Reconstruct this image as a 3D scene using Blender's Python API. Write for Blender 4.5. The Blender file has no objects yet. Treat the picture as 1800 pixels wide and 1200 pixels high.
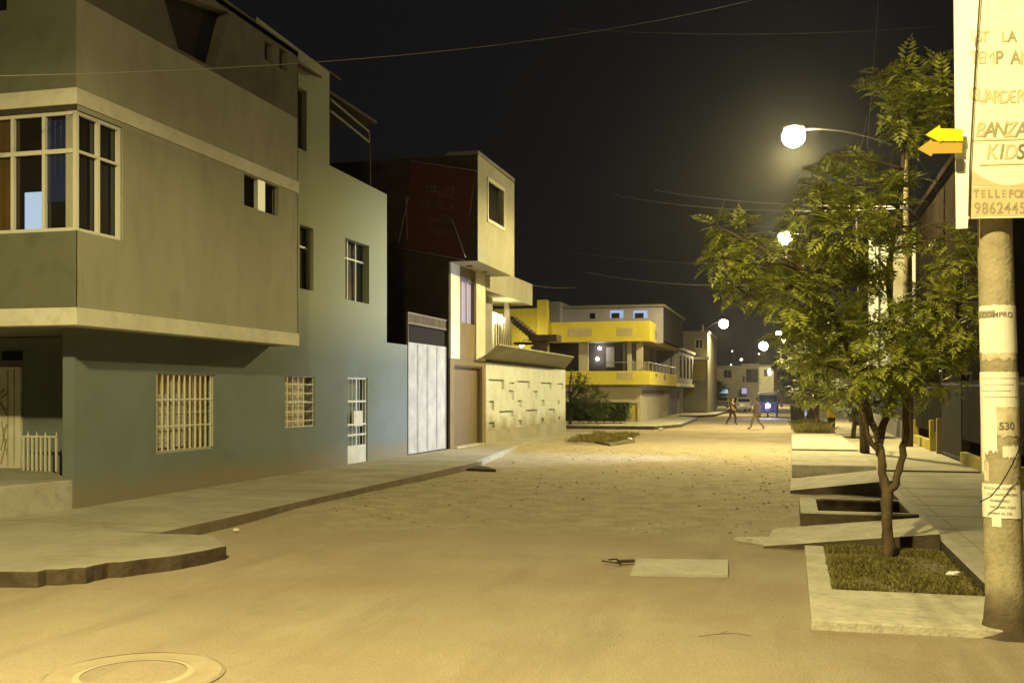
import bpy, math, random
from mathutils import Vector, Matrix, noise
from mathutils.geometry import tessellate_polygon
random.seed(7)
S = bpy.context.scene
COL = S.collection
# ---------------------------------------------------------------- camera, sky, exposure
F = 1850.0; CH = 2.0; ANG = math.atan(490 / F); CA = math.cos(ANG); SA = math.sin(ANG)
cd = bpy.data.cameras.new('camera'); cam = bpy.data.objects.new('camera', cd); COL.objects.link(cam)
cam.location = (0, 0, CH); cam.rotation_euler = (math.pi / 2, 0, ANG)
cd.sensor_width = 36; cd.lens = F / 1800 * 36; cd.shift_y = 0.05; cd.clip_end = 2000; cd.clip_start = 0.05
S.camera = cam
wd = bpy.data.worlds.new('World'); S.world = wd; wd.use_nodes = True
bg = wd.node_tree.nodes['Background']; bg.inputs[0].default_value = (0.66, 0.64, 0.70, 1); bg.inputs[1].default_value = 0.0060
S.view_settings.view_transform = 'Standard'; S.view_settings.look = 'None'; S.view_settings.exposure = 0.65; S.view_settings.gamma = 1
try:
    S.cycles.max_bounces = 6; S.cycles.diffuse_bounces = 4; S.cycles.sample_clamp_indirect = 3
    S.cycles.volume_step_rate = 4; S.cycles.volume_bounces = 0
except Exception: pass
LAMP = (1.0, 0.83, 0.33)
# ---------------------------------------------------------------- survey helpers (photo measurements -> places in the street)
def W(px, py, t):
    x = (px - 900) / F * t
    return Vector((CA * x - SA * t, SA * x + CA * t, CH + (690 - py) / F * t))
def G(px, py, z=0.0): return W(px, py, F * (CH - z) / (py - 690))
def OX(px, py, X): return W(px, py, X / (CA * (px - 900) / F - SA))
def OY(px, py, Y): return W(px, py, Y / (SA * (px - 900) / F + CA))
def rx(x0, y0, x1, y1, X):      # a rectangle on a wall facing the street -> (Y0,Y1,z0,z1)
    a = OX(x0, (y0 + y1) / 2, X); b = OX(x1, (y0 + y1) / 2, X)
    m = OX((x0 + x1) / 2, y0, X).z, OX((x0 + x1) / 2, y1, X).z
    return a.y, b.y, m[1], m[0]
def ry(x0, y0, x1, y1, Y):
    a = OY(x0, y0, Y); b = OY(x1, y1, Y); m = OY((x0 + x1) / 2, y0, Y).z, OY((x0 + x1) / 2, y1, Y).z
    return a.x, b.x, m[1], m[0]
def rect(r): return [(r[0], r[2]), (r[1], r[2]), (r[1], r[3]), (r[0], r[3])]
# ---------------------------------------------------------------- materials
def mat(name, c, c2=None, scale=2.0, rough=0.85, bump=0.0, bscale=30.0, metal=0.0, emit=None, estr=0.0, spec=0.3, detail=6, stain=0.0, stretch=(1, 1, 1), trans=0.0, isl=False, grime=None, lo=.35, hi=.65):
    m = bpy.data.materials.new(name); m.use_nodes = True; nt = m.node_tree; N = nt.nodes; L = nt.links
    p = N['Principled BSDF']; out = N['Material Output']
    p.inputs['Roughness'].default_value = rough; p.inputs['Metallic'].default_value = metal
    p.inputs['Specular IOR Level'].default_value = spec
    geo = N.new('ShaderNodeNewGeometry')
    mp = N.new('ShaderNodeMapping'); mp.inputs['Scale'].default_value = stretch
    L.new(geo.outputs['Position'], mp.inputs['Vector'])
    c = tuple(c) + (1,)
    if c2 is not None:
        c2 = tuple(c2) + (1,)
        n = N.new('ShaderNodeTexNoise'); n.inputs['Scale'].default_value = scale; n.inputs['Detail'].default_value = detail
        n.inputs['Roughness'].default_value = .6
        L.new(mp.outputs[0], n.inputs['Vector'])
        mr = N.new('ShaderNodeMapRange'); mr.inputs[1].default_value = lo; mr.inputs[2].default_value = hi
        L.new(geo.outputs['Random Per Island'] if isl else n.outputs['Fac'], mr.inputs[0])
        if isl: mr.inputs[1].default_value = 0; mr.inputs[2].default_value = 1
        mx = N.new('ShaderNodeMix'); mx.data_type = 'RGBA'; mx.inputs[6].default_value = c; mx.inputs[7].default_value = c2
        L.new(mr.outputs[0], mx.inputs[0]); last = mx.outputs[2]
        if stain > 0:
            n2 = N.new('ShaderNodeTexNoise'); n2.inputs['Scale'].default_value = scale * 6; n2.inputs['Detail'].default_value = 8
            L.new(mp.outputs[0], n2.inputs['Vector'])
            r2 = N.new('ShaderNodeMapRange'); r2.inputs[1].default_value = .5; r2.inputs[2].default_value = .75
            r2.inputs[4].default_value = stain; L.new(n2.outputs['Fac'], r2.inputs[0])
            m2 = N.new('ShaderNodeMix'); m2.data_type = 'RGBA'; L.new(r2.outputs[0], m2.inputs[0]); L.new(last, m2.inputs[6])
            m2.inputs[7].default_value = tuple(v * .35 for v in c[:3]) + (1,); last = m2.outputs[2]
        if grime is not None:       # a grubby splash band near the foot of a wall, ragged upper edge
            z0, z1, gc = grime
            sx = N.new('ShaderNodeSeparateXYZ'); L.new(geo.outputs['Position'], sx.inputs[0])
            ad = N.new('ShaderNodeMath'); ad.operation = 'MULTIPLY_ADD'; ad.inputs[1].default_value = -1.6 * abs(z1 - z0) ; L.new(n.outputs['Fac'], ad.inputs[0]); L.new(sx.outputs[2], ad.inputs[2])
            r3 = N.new('ShaderNodeMapRange'); r3.inputs[1].default_value = z0 - .8 * abs(z1 - z0); r3.inputs[2].default_value = z1 - .8 * abs(z1 - z0); r3.inputs[3].default_value = 1; r3.inputs[4].default_value = 0
            L.new(ad.outputs[0], r3.inputs[0])
            m3 = N.new('ShaderNodeMix'); m3.data_type = 'RGBA'; L.new(r3.outputs[0], m3.inputs[0]); L.new(last, m3.inputs[6]); m3.inputs[7].default_value = tuple(gc) + (1,); last = m3.outputs[2]
        L.new(last, p.inputs['Base Color'])
    else: p.inputs['Base Color'].default_value = c
    if bump > 0:
        nb = N.new('ShaderNodeTexNoise'); nb.inputs['Scale'].default_value = bscale; nb.inputs['Detail'].default_value = 6
        L.new(mp.outputs[0], nb.inputs['Vector'])
        b = N.new('ShaderNodeBump'); b.inputs['Strength'].default_value = bump; b.inputs['Distance'].default_value = .03
        L.new(nb.outputs['Fac'], b.inputs['Height']); L.new(b.outputs[0], p.inputs['Normal'])
    if emit: p.inputs['Emission Color'].default_value = tuple(emit) + (1,); p.inputs['Emission Strength'].default_value = estr
    if trans > 0:
        tr = N.new('ShaderNodeBsdfTranslucent'); ms = N.new('ShaderNodeMixShader'); ms.inputs[0].default_value = trans
        if c2 is not None: L.new(last, tr.inputs[0])
        else: tr.inputs[0].default_value = c
        L.new(p.outputs[0], ms.inputs[1]); L.new(tr.outputs[0], ms.inputs[2]); L.new(ms.outputs[0], out.inputs['Surface'])
    return m
M = {}
def D(n, *a, **k): M[n] = mat(n, *a, **k)
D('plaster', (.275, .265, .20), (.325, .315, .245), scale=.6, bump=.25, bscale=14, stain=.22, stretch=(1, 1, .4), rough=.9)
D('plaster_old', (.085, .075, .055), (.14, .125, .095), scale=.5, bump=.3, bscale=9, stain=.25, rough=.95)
D('front_paint', (.115, .12, .085), (.15, .155, .11), scale=.5, bump=.1, bscale=9, stain=.3)
D('white_band', (.62, .60, .50), (.52, .50, .40), scale=1.2, bump=.2, bscale=12, stain=.25)
D('concrete', (.42, .40, .34), (.33, .31, .26), scale=1.2, bump=.35, bscale=25, stain=.35)
D('concrete_pale', (.56, .53, .44), (.34, .31, .235), scale=1.9, bump=.5, bscale=30, stain=.5, lo=.3, hi=.72)
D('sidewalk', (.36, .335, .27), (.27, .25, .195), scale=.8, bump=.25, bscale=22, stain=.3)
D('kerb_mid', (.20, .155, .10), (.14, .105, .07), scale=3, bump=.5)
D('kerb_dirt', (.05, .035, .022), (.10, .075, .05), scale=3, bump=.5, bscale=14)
D('dark_glass', (.012, .011, .010), rough=.12, spec=.5)
D('navy_glass', (.018, .024, .075), rough=.15, spec=.5)
D('curtain_brown', (.055, .034, .014), (.09, .055, .02), scale=3, rough=.4, stretch=(4, 4, .3))
D('void', (.012, .010, .009), rough=1)
D('frame_white', (.50, .49, .42), rough=.4)
D('frame_dark', (.05, .045, .035), rough=.5)
D('metal_white', (.66, .64, .54), (.56, .53, .43), scale=4, rough=.42)
D('gate_metal', (.50, .49, .46), (.38, .37, .35), scale=2.5, rough=.26, bump=.4, bscale=3.2, spec=.6)
D('brick_dark', (.04, .028, .018), (.06, .042, .028), scale=3, bump=.5, bscale=20)
D('banner_red', (.10, .022, .018), (.075, .018, .015), scale=2, rough=.7)
D('banner_letter', (.16, .11, .10), (.075, .03, .025), scale=4)
D('beige', (.36, .35, .265), (.30, .285, .21), scale=.7, bump=.12, bscale=14, stain=.25)
D('beige_brown', (.20, .155, .088), (.165, .125, .07), scale=1.2)
D('door_brown', (.18, .138, .085), (.14, .105, .065), scale=3, rough=.5, stretch=(6, 6, .5))
D('white_wall', (.58, .61, .62), (.50, .52, .50), scale=1.2, bump=.25, bscale=16, stain=.25, grime=(.45, 1.25, (.27, .235, .16)))
D('yellow', (.58, .49, .07), (.50, .42, .06), scale=.6, bump=.08, bscale=12, stain=.12)
D('yellow_panel', (.42, .35, .22), (.36, .30, .19), scale=2)
D('taupe', (.40, .355, .27), (.34, .30, .225), scale=.6, bump=.1, stain=.2)
D('lavender', (.30, .285, .36), (.24, .225, .29), scale=.6, bump=.1, stain=.2)
D('grey_wall', (.24, .22, .19), (.18, .165, .14), scale=.6, bump=.1, stain=.3)
D('dark_wall', (.045, .034, .024), (.07, .052, .036), scale=.8, bump=.2, stain=.3)
D('shade_toned_wall', (.009, .007, .005), (.016, .012, .009), scale=.8, bump=.2, spec=0, rough=1)  # shade put into the colour: near-black keeps the facade dark beside the lamp
D('maroon_roof', (.11, .035, .025), (.07, .025, .02), scale=1, rough=.7, bump=.3)
D('stair_dark', (.07, .055, .04), (.10, .08, .055), scale=2, bump=.3)
D('bark', (.06, .04, .022), (.14, .10, .06), scale=7, bump=.8, bscale=30, stretch=(1, 1, .35))
D('pole_concrete', (.40, .35, .24), (.28, .24, .155), scale=2.4, bump=.4, bscale=30, stain=.45, grime=(.1, .45, (.10, .075, .045)))
D('pole_dark', (.10, .075, .045), (.065, .05, .03), scale=2, bump=.3)
D('steel', (.35, .34, .31), rough=.45, metal=.6)
D('joint', (.22, .20, .15), rough=.9)
D('black', (.012, .012, .012), rough=.5)
D('wire', (.22, .21, .18), rough=.35, spec=.6)
D('paper', (.82, .80, .72), (.74, .71, .61), scale=9, rough=.8)
D('paper_torn', (.68, .62, .47), (.40, .34, .22), scale=10, rough=.9)
D('ink', (.16, .14, .11), rough=.8)
D('sign_cream', (.86, .82, .64), (.82, .76, .58), scale=2.5, rough=.6)
D('sign_white', (.9, .9, .82), (.88, .87, .78), scale=4, rough=.6)
D('sign_tan', (.55, .43, .26), (.60, .48, .30), scale=5, rough=.6)
D('faded_a', (.56, .47, .30), rough=.7)
D('faded_b', (.32, .28, .18), rough=.7)
D('faded_c', (.20, .185, .13), rough=.7)
D('arrow_yellow', (.85, .62, .01), rough=.5)
D('arrow_ochre', (.42, .29, .05), rough=.5)
D('grass', (.13, .12, .035), (.26, .22, .075), isl=True, rough=.9, trans=.25)
D('soil', (.12, .10, .055), (.19, .16, .09), scale=5, bump=.8, bscale=18)
D('leaf', (.12, .14, .024), (.40, .42, .075), isl=True, rough=.5, trans=.35, spec=.4)
D('leaf_dark', (.035, .06, .018), (.09, .12, .03), isl=True, rough=.55, trans=.25)
D('leaf_grey', (.10, .12, .08), (.20, .22, .15), isl=True, rough=.5, trans=.25)
D('fence_black', (.015, .014, .013), (.035, .03, .025), scale=3, rough=.55)
D('mustard', (.38, .31, .07), (.30, .25, .06), scale=2, bump=.2, stain=.2)
D('plastic_blue', (.10, .12, .95), rough=.3)
D('car_white', (.88, .87, .80), rough=.25, spec=.6)
D('car_grey', (.30, .29, .25), rough=.3, spec=.6)
D('rubber', (.02, .02, .02), rough=.8)
D('skin', (.36, .21, .13), rough=.6)
D('hair', (.015, .012, .01), rough=.6)
D('cloth_dark', (.03, .018, .01), (.045, .028, .016), scale=20)
D('cloth_grey', (.16, .155, .20), (.21, .20, .24), scale=20)
D('cloth_pale', (.26, .22, .16), (.20, .17, .12), scale=20)
D('bulb', (1, 1, 1), emit=(1, .84, .42), estr=300)
D('small_bulb', (1, 1, 1), emit=(1, .86, .55), estr=60)
D('led', (1, 1, 1), emit=(.85, .9, 1), estr=40)
D('hill_bulb', (1, 1, 1), emit=(1, .85, .7), estr=3)
D('arch_glow', (1, 1, 1), emit=(.9, .95, 1), estr=1.2)
D('room_warm', (1, 1, 1), emit=(1, .85, .55), estr=2.2)
D('blue_glow', (.1, .1, .1), emit=(.22, .36, .62), estr=.75)
D('screen_pale', (.1, .1, .1), emit=(.42, .62, .85), estr=.5)
D('sign_lit_cyan', (.1, .1, .1), emit=(.35, .6, .85), estr=.6)
D('sign_lit_violet', (.1, .1, .1), emit=(.5, .4, .8), estr=.5)
D('blind_violet', (.30, .28, .50), (.22, .20, .42), scale=3, emit=(.3, .28, .6), estr=.15, stretch=(6, 6, .2))
D('cardboard', (.50, .40, .22), (.42, .33, .18), scale=3)
D('debris', (.04, .03, .02), rough=.9)
D('soil_dust', (.34, .29, .21), (.27, .225, .155), scale=3, bump=.3)
D('soil_pale', (.40, .345, .25), (.35, .30, .215), scale=5, bump=.3)
D('litter', (.8, .78, .7), rough=.8)
D('metal_rust', (.12, .10, .075), (.17, .14, .10), scale=4, rough=.6, metal=.2, bump=.3)

# side wall of the corner building: teal ground floor, sage green above (paint fades across the joint)
def facade_paint():
    m = mat('facade_paint', (.155, .19, .20), (.13, .15, .125), scale=.35, bump=.12, bscale=10, rough=.85, stain=.18, grime=(.3, .75, (.20, .175, .12)))
    N = m.node_tree.nodes; L = m.node_tree.links; p = N['Principled BSDF']
    src = p.inputs['Base Color'].links[0].from_socket
    geo = next(n for n in N if n.type == 'NEW_GEOMETRY'); sx = N.new('ShaderNodeSeparateXYZ'); L.new(geo.outputs['Position'], sx.inputs[0])
    no = next(n for n in N if n.type == 'TEX_NOISE')
    ad = N.new('ShaderNodeMath'); ad.operation = 'MULTIPLY_ADD'; ad.inputs[1].default_value = .7; L.new(no.outputs['Fac'], ad.inputs[0]); L.new(sx.outputs[2], ad.inputs[2])
    r = N.new('ShaderNodeMapRange'); r.inputs[1].default_value = 3.2; r.inputs[2].default_value = 4.6; L.new(ad.outputs[0], r.inputs[0])
    mx = N.new('ShaderNodeMix'); mx.data_type = 'RGBA'; L.new(r.outputs[0], mx.inputs[0]); L.new(src, mx.inputs[6]); mx.inputs[7].default_value = (.27, .285, .195, 1)
    L.new(mx.outputs[2], p.inputs['Base Color']); M['facade_paint'] = m
facade_paint()
def road_mat():
    m = bpy.data.materials.new('road_dirt'); m.use_nodes = True; N = m.node_tree.nodes; L = m.node_tree.links; p = N['Principled BSDF']
    p.inputs['Roughness'].default_value = .93; p.inputs['Specular IOR Level'].default_value = .2
    geo = N.new('ShaderNodeNewGeometry')
    def noi(s, d=8, st=None):
        n = N.new('ShaderNodeTexNoise'); n.inputs['Scale'].default_value = s; n.inputs['Detail'].default_value = d; n.inputs['Roughness'].default_value = .62
        if st:
            mp = N.new('ShaderNodeMapping'); mp.inputs['Scale'].default_value = st; L.new(geo.outputs['Position'], mp.inputs[0]); L.new(mp.outputs[0], n.inputs['Vector'])
        else: L.new(geo.outputs['Position'], n.inputs['Vector'])
        return n.outputs['Fac']
    def mr(f, a, b, c=0, d=1):
        r = N.new('ShaderNodeMapRange'); r.inputs[1].default_value = a; r.inputs[2].default_value = b; r.inputs[3].default_value = c; r.inputs[4].default_value = d; L.new(f, r.inputs[0]); return r.outputs[0]
    def mix(f, a, b):
        x = N.new('ShaderNodeMix'); x.data_type = 'RGBA'; L.new(f, x.inputs[0])
        for i, v in ((6, a), (7, b)):
            if isinstance(v, tuple): x.inputs[i].default_value = v + (1,)
            else: L.new(v, x.inputs[i])
        return x.outputs[2]
    base = mix(mr(noi(.35), .35, .65), (.38, .32, .235), (.295, .24, .168))
    base = mix(mr(noi(1.1, 8, (1, .35, 1)), .5, .72, 0, .5), base, (.45, .39, .29))
    base = mix(mr(noi(60, 3), .5, .72, 0, .55), base, (.17, .145, .105)); base = mix(mr(noi(.9, 10, (1.6, .22, 1)), .54, .66, 0, .38), base, (.21, .175, .12)); base = mix(mr(noi(14, 6), .60, .74, 0, .4), base, (.20, .165, .115))
    sx = N.new('ShaderNodeSeparateXYZ'); L.new(geo.outputs['Position'], sx.inputs[0])
    ad = N.new('ShaderNodeMath'); ad.operation = 'MULTIPLY_ADD'; ad.inputs[1].default_value = 9.0; L.new(noi(.25, 4), ad.inputs[0]); L.new(sx.outputs[1], ad.inputs[2])
    zone = mr(ad.outputs[0], 19.2, 21.0); zone2 = mr(ad.outputs[0], 42, 50, 1, 0)
    z = N.new('ShaderNodeMath'); z.operation = 'MULTIPLY'; L.new(zone, z.inputs[0]); L.new(zone2, z.inputs[1])
    grav = mix(mr(noi(2.2, 9), .42, .60), (.43, .37, .265), (.335, .28, .19))
    grav = mix(mr(noi(18, 5), .50, .68, 0, .7), grav, (.15, .12, .078)); grav = mix(mr(noi(9, 6), .56, .70, 0, .6), grav, (.50, .44, .32))
    base = mix(z.outputs[0], base, grav)
    L.new(base, p.inputs['Base Color'])
    base = base; b = N.new('ShaderNodeBump'); b.inputs['Distance'].default_value = .03; b.inputs['Strength'].default_value = .8; L.new(noi(44, 10), b.inputs['Height'])
    b2 = N.new('ShaderNodeBump'); b2.inputs['Distance'].default_value = .09; L.new(noi(5, 9), b2.inputs['Height']); L.new(b.outputs[0], b2.inputs['Normal'])
    s2 = N.new('ShaderNodeMath'); s2.operation = 'MULTIPLY_ADD'; s2.inputs[1].default_value = .3; s2.inputs[2].default_value = .12; L.new(z.outputs[0], s2.inputs[0]); L.new(s2.outputs[0], b2.inputs['Strength'])
    L.new(b2.outputs[0], p.inputs['Normal']); M['road'] = m
road_mat()
def brick_mat():
    m = mat('brick_grime', (.05, .035, .025), (.075, .055, .038), scale=2)
    M['brick_grime'] = m
brick_mat()

# ---------------------------------------------------------------- mesh helpers
class MB:
    def __init__(s): s.v = []; s.f = []; s.m = []
    def add(s, vs, fs, mi=0):
        o = len(s.v); s.v += [tuple(v) for v in vs]; s.f += [tuple(i + o for i in f) for f in fs]; s.m += [mi] * len(fs); return s
    def box(s, x0, x1, y0, y1, z0, z1, mi=0):
        x0, x1 = sorted((x0, x1)); y0, y1 = sorted((y0, y1)); z0, z1 = sorted((z0, z1))
        v = [(x, y, z) for z in (z0, z1) for y in (y0, y1) for x in (x0, x1)]
        return s.add(v, [(0, 2, 3, 1), (4, 5, 7, 6), (0, 1, 5, 4), (2, 6, 7, 3), (0, 4, 6, 2), (1, 3, 7, 5)], mi)
    def beam(s, p0, p1, w, h, mi=0):     # rectangular bar between two points
        p0 = Vector(p0); p1 = Vector(p1); d = (p1 - p0).normalized(); up = Vector((0, 0, 1)) if abs(d.z) < .95 else Vector((0, 1, 0))
        a = d.cross(up).normalized(); b = a.cross(d).normalized(); v = []
        for p in (p0, p1):
            for i, j in ((-1, -1), (1, -1), (1, 1), (-1, 1)): v.append(p + a * i * w / 2 + b * j * h / 2)
        return s.add(v, [(3, 2, 1, 0), (4, 5, 6, 7), (0, 1, 5, 4), (1, 2, 6, 5), (2, 3, 7, 6), (3, 0, 4, 7)], mi)
    def tube(s, pts, rs, n=8, cap=True, mi=0):
        pts = [Vector(p) for p in pts]
        if not hasattr(rs, '__len__'): rs = [rs] * len(pts)
        v = []; fs = []; ref = None
        for i, p in enumerate(pts):
            d = (pts[min(i + 1, len(pts) - 1)] - pts[max(i - 1, 0)]).normalized()
            if ref is None: ref = Vector((1, 0, 0)) if abs(d.x) < .9 else Vector((0, 1, 0))
            a = (ref - d * ref.dot(d)).normalized(); b = d.cross(a); ref = a
            for k in range(n):
                t = 2 * math.pi * k / n; v.append(p + (a * math.cos(t) + b * math.sin(t)) * rs[i])
        for i in range(len(pts) - 1):
            for k in range(n):
                q = (k + 1) % n; fs.append((i * n + k, i * n + q, (i + 1) * n + q, (i + 1) * n + k))
        if cap: fs.append(tuple(range(n - 1, -1, -1))); fs.append(tuple((len(pts) - 1) * n + k for k in range(n)))
        return s.add(v, fs, mi)
    def ball(s, c, r, n=12, m=8, mi=0):
        if not hasattr(r, '__len__'): r = (r, r, r)
        v = [(c[0], c[1], c[2] + r[2])]
        for i in range(1, m):
            a = math.pi * i / m
            for k in range(n):
                b = 2 * math.pi * k / n; v.append((c[0] + r[0] * math.sin(a) * math.cos(b), c[1] + r[1] * math.sin(a) * math.sin(b), c[2] + r[2] * math.cos(a)))
        v.append((c[0], c[1], c[2] - r[2])); e = len(v) - 1
        fs = [(0, 1 + k, 1 + (k + 1) % n) for k in range(n)]
        for i in range(m - 2):
            for k in range(n):
                q = (k + 1) % n; fs.append((1 + i * n + k, 1 + (i + 1) * n + k, 1 + (i + 1) * n + q, 1 + i * n + q))
        fs += [(e, 1 + (m - 2) * n + (k + 1) % n, 1 + (m - 2) * n + k) for k in range(n)]
        return s.add(v, fs, mi)
    def prism(s, poly, z0, z1, mi=0, side=None):     # poly = [(x,y)] counter-clockwise
        n = len(poly); side = mi if side is None else side
        zt = z1 if hasattr(z1, '__len__') else [z1] * n
        v = [(x, y, z0) for x, y in poly] + [(x, y, zt[i]) for i, (x, y) in enumerate(poly)]
        s.add(v, [tuple(range(n, 2 * n)), tuple(range(n - 1, -1, -1))], mi)
        o = len(s.v) - 2 * n
        for i in range(n):
            j = (i + 1) % n; s.f.append((o + i, o + j, o + n + j, o + n + i)); s.m.append(side)
        return s
    def build(s, name, mats, parent=None, loc=None, smooth=False, bevel=0, merge=False):
        me = bpy.data.meshes.new(name); me.from_pydata(s.v, [], s.f)
        if not isinstance(mats, (list, tuple)): mats = [mats]
        for k in mats: me.materials.append(M[k])
        me.polygons.foreach_set('material_index', s.m)
        if smooth: me.polygons.foreach_set('use_smooth', [True] * len(s.f))
        return link(me, name, parent, loc, bevel)
def origin(o):
    p = Vector(); 
    while o is not None: p += o.location; o = o.parent
    return p
def link(me, name, parent=None, loc=None, bevel=0):
    o = bpy.data.objects.new(name, me); COL.objects.link(o)
    if parent is not None:
        me.transform(Matrix.Translation(-origin(parent))); o.parent = parent
    elif loc is not None:
        me.transform(Matrix.Translation(-Vector(loc))); o.location = loc
    me.update()
    if bevel:
        b = o.modifiers.new('bevel', 'BEVEL'); b.width = bevel; b.segments = 2; b.limit_method = 'ANGLE'
    return o
def tag(o, label=None, cat=None, group=None, kind=None):
    if label: o['label'] = label
    if cat: o['category'] = cat
    if group: o['group'] = group
    if kind: o['kind'] = kind
    return o
def thing(name, label, cat, loc, group=None):
    o = bpy.data.objects.new(name, None); COL.objects.link(o); o.location = loc; o.empty_display_size = .3
    return tag(o, label, cat, group)
def base_of(mb):
    xs = [v[0] for v in mb.v]; ys = [v[1] for v in mb.v]; zs = [v[2] for v in mb.v]
    return ((min(xs) + max(xs)) / 2, (min(ys) + max(ys)) / 2, min(zs))
def solo(mb, name, mats, label, cat, group=None, kind=None, **k):
    return tag(mb.build(name, mats, loc=base_of(mb), **k), label, cat, group, kind)
def wall(name, ax, c, outline, holes, depth, mats, parent, flip=False, mb=None):
    """panel with real openings. ax 'X': faces +X (u=Y). ax 'Y': faces -Y (u=X). reveals run inwards by depth."""
    P = (lambda u, z, d: (c - d, u, z)) if ax == 'X' else (lambda u, z, d: (u, c + d, z))
    own = mb is None; mb = mb or MB()
    loops = [outline] + holes; flat = [p for l in loops for p in l]
    tris = tessellate_polygon([[Vector((p[0], p[1], 0)) for p in l] for l in loops])
    mb.add([P(u, z, 0) for u, z in flat], [tuple(t) for t in tris])
    for h in holes:
        n = len(h)
        mb.add([P(u, z, 0) for u, z in h] + [P(u, z, depth) for u, z in h], [(i, (i + 1) % n, n + (i + 1) % n, n + i) for i in range(n)])
    return mb.build(name, mats, parent) if own else mb
def pane(name, ax, c, r, m, parent, t=.02):
    mb = MB(); e = .004
    if ax == 'X': mb.box(c - t, c, r[0] - e, r[1] + e, r[2] - e, r[3] + e)
    else: mb.box(r[0] - e, r[1] + e, c, c + t, r[2] - e, r[3] + e)
    return mb.build(name, m, parent)
def bars(ax, c, r, us, zs, w=.035, d=.03, outer=True, mb=None):
    mb = mb or MB(); W_ = r[1] - r[0]; H_ = r[3] - r[2]
    def vb(u, z0, z1, ww):
        if ax == 'X': mb.box(c - d / 2, c + d / 2, u - ww / 2, u + ww / 2, z0, z1)
        else: mb.box(u - ww / 2, u + ww / 2, c - d / 2, c + d / 2, z0, z1)
    def hb(z, u0, u1, ww):
        if ax == 'X': mb.box(c - d / 2 + .003, c + d / 2 + .003, u0, u1, z - ww / 2, z + ww / 2)
        else: mb.box(u0, u1, c - d / 2 - .003, c + d / 2 - .003, z - ww / 2, z + ww / 2)
    for f in us: vb(r[0] + W_ * f, r[2], r[3], w)
    for f in zs: hb(r[2] + H_ * f, r[0], r[1], w)
    if outer:
        vb(r[0] + w / 2, r[2], r[3], w); vb(r[1] - w / 2, r[2], r[3], w); hb(r[2] + w / 2, r[0], r[1], w); hb(r[3] - w / 2, r[0], r[1], w)
    return mb
def light(name, loc, power, color=LAMP, kind='POINT', r=.15, size=160, blend=.3, aim=None, parent=None):
    l = bpy.data.lights.new(name, kind); l.energy = power; l.color = color; l.shadow_soft_size = r
    if kind == 'SPOT': l.spot_size = math.radians(size); l.spot_blend = blend
    o = bpy.data.objects.new(name, l); COL.objects.link(o); o.location = loc
    if aim is not None: o.rotation_euler = (Vector(aim) - Vector(loc)).to_track_quat('-Z', 'Y').to_euler()
    if parent is not None: o.location = Vector(loc) - origin(parent); o.parent = parent
    return o

# ---------------------------------------------------------------- ground sheet
def axis(pts):
    out = []
    for a, b, st in pts:
        x = a
        while x < b - 1e-6: out.append(x); x += st
    return out + [pts[-1][1]]
def hgt(x, y):
    h = noise.noise((x * .5, y * .5, 3)) * .012 + noise.noise((x * 2.3, y * 2.3, 9)) * .004
    g = max(0, min(1, (y - 14.5) / 2)) * max(0, min(1, (48 - y) / 10))
    if g > 0:
        h += g * (noise.noise((x * .5, y * .35, 7)) * .03 + noise.noise((x * 1.3, y * 1.1, 1)) * .018)
        h += g * .10 * math.exp(-((x + 7.2) / 1.0) ** 2) * max(0, min(1, (22 - y) / 6 + .4))
    return h - .015
xs = axis([(-700, -60, 80), (-60, -14, 4), (-14, 6, .16), (6, 60, 4), (60, 700, 80)])
ys = axis([(-200, -10, 38), (-10, 4, 2), (4, 46, .16), (46, 120, 1.5), (120, 240, 12), (240, 1400, 145)])
mb = MB(); nx = len(xs)
for y in ys:
    for x in xs: mb.v.append((x, y, hgt(x, y) if (-14 <= x <= 6 and 4 <= y < 50) else -.015))
for j in range(len(ys) - 1):
    for i in range(nx - 1): mb.f.append((j * nx + i, j * nx + i + 1, (j + 1) * nx + i + 1, (j + 1) * nx + i))
mb.m = [0] * len(mb.f)
tag(mb.build('ground', 'road', smooth=True), kind='structure')

# left pavement along the houses
WX = -11.05; KX = -8.1
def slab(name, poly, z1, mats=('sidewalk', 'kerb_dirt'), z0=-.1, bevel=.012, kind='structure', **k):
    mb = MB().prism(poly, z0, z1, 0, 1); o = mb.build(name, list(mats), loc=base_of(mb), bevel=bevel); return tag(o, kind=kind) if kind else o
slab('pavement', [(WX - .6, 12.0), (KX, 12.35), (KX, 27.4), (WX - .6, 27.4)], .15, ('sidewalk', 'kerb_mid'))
slab('pavement', [(WX - .6, 27.4), (KX - .15, 27.4), (KX - .6, 31), (KX - 1.6, 38), (KX - 1.7, 52), (WX - .6, 52)], [.148, .148, .10, .06, .05, .05], ('sidewalk', 'sidewalk'))
random.seed(3)
edge = [(0, 1003), (38, 1003), (66, 1003), (82, 999), (104, 999), (136, 995), (150, 996), (165, 992), (190, 987), (215, 986), (260, 980), (300, 976), (330, 971), (365, 965), (398, 958), (388, 949), (376, 941), (330, 938), (282, 937)]
cp0 = [tuple(G(px, py, .155)[:2]) for px, py in edge]; cp = []
for i_, (a_, b_) in enumerate(zip(cp0[:-1], cp0[1:])):
    n_ = max(1, int(math.dist(a_, b_) / .09))
    for k_ in range(n_):
        f_ = k_ / n_; amp = .018 if i_ < 12 else .01
        cp.append((a_[0] + (b_[0] - a_[0]) * f_ + random.uniform(-amp, amp) * (k_ > 0), a_[1] + (b_[1] - a_[1]) * f_ + random.uniform(-amp, amp) * (k_ > 0) - (.05 * random.random() if random.random() < .08 and i_ < 12 else 0)))
cp.append(cp0[-1])
poly = [(-22, cp[0][1] - 3.4), (cp[0][0] - 3.2, cp[0][1] - 1.1)] + cp + [(WX - .7, 12.6), (WX - .7, 13.5), (-22, 13.5)]
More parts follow.
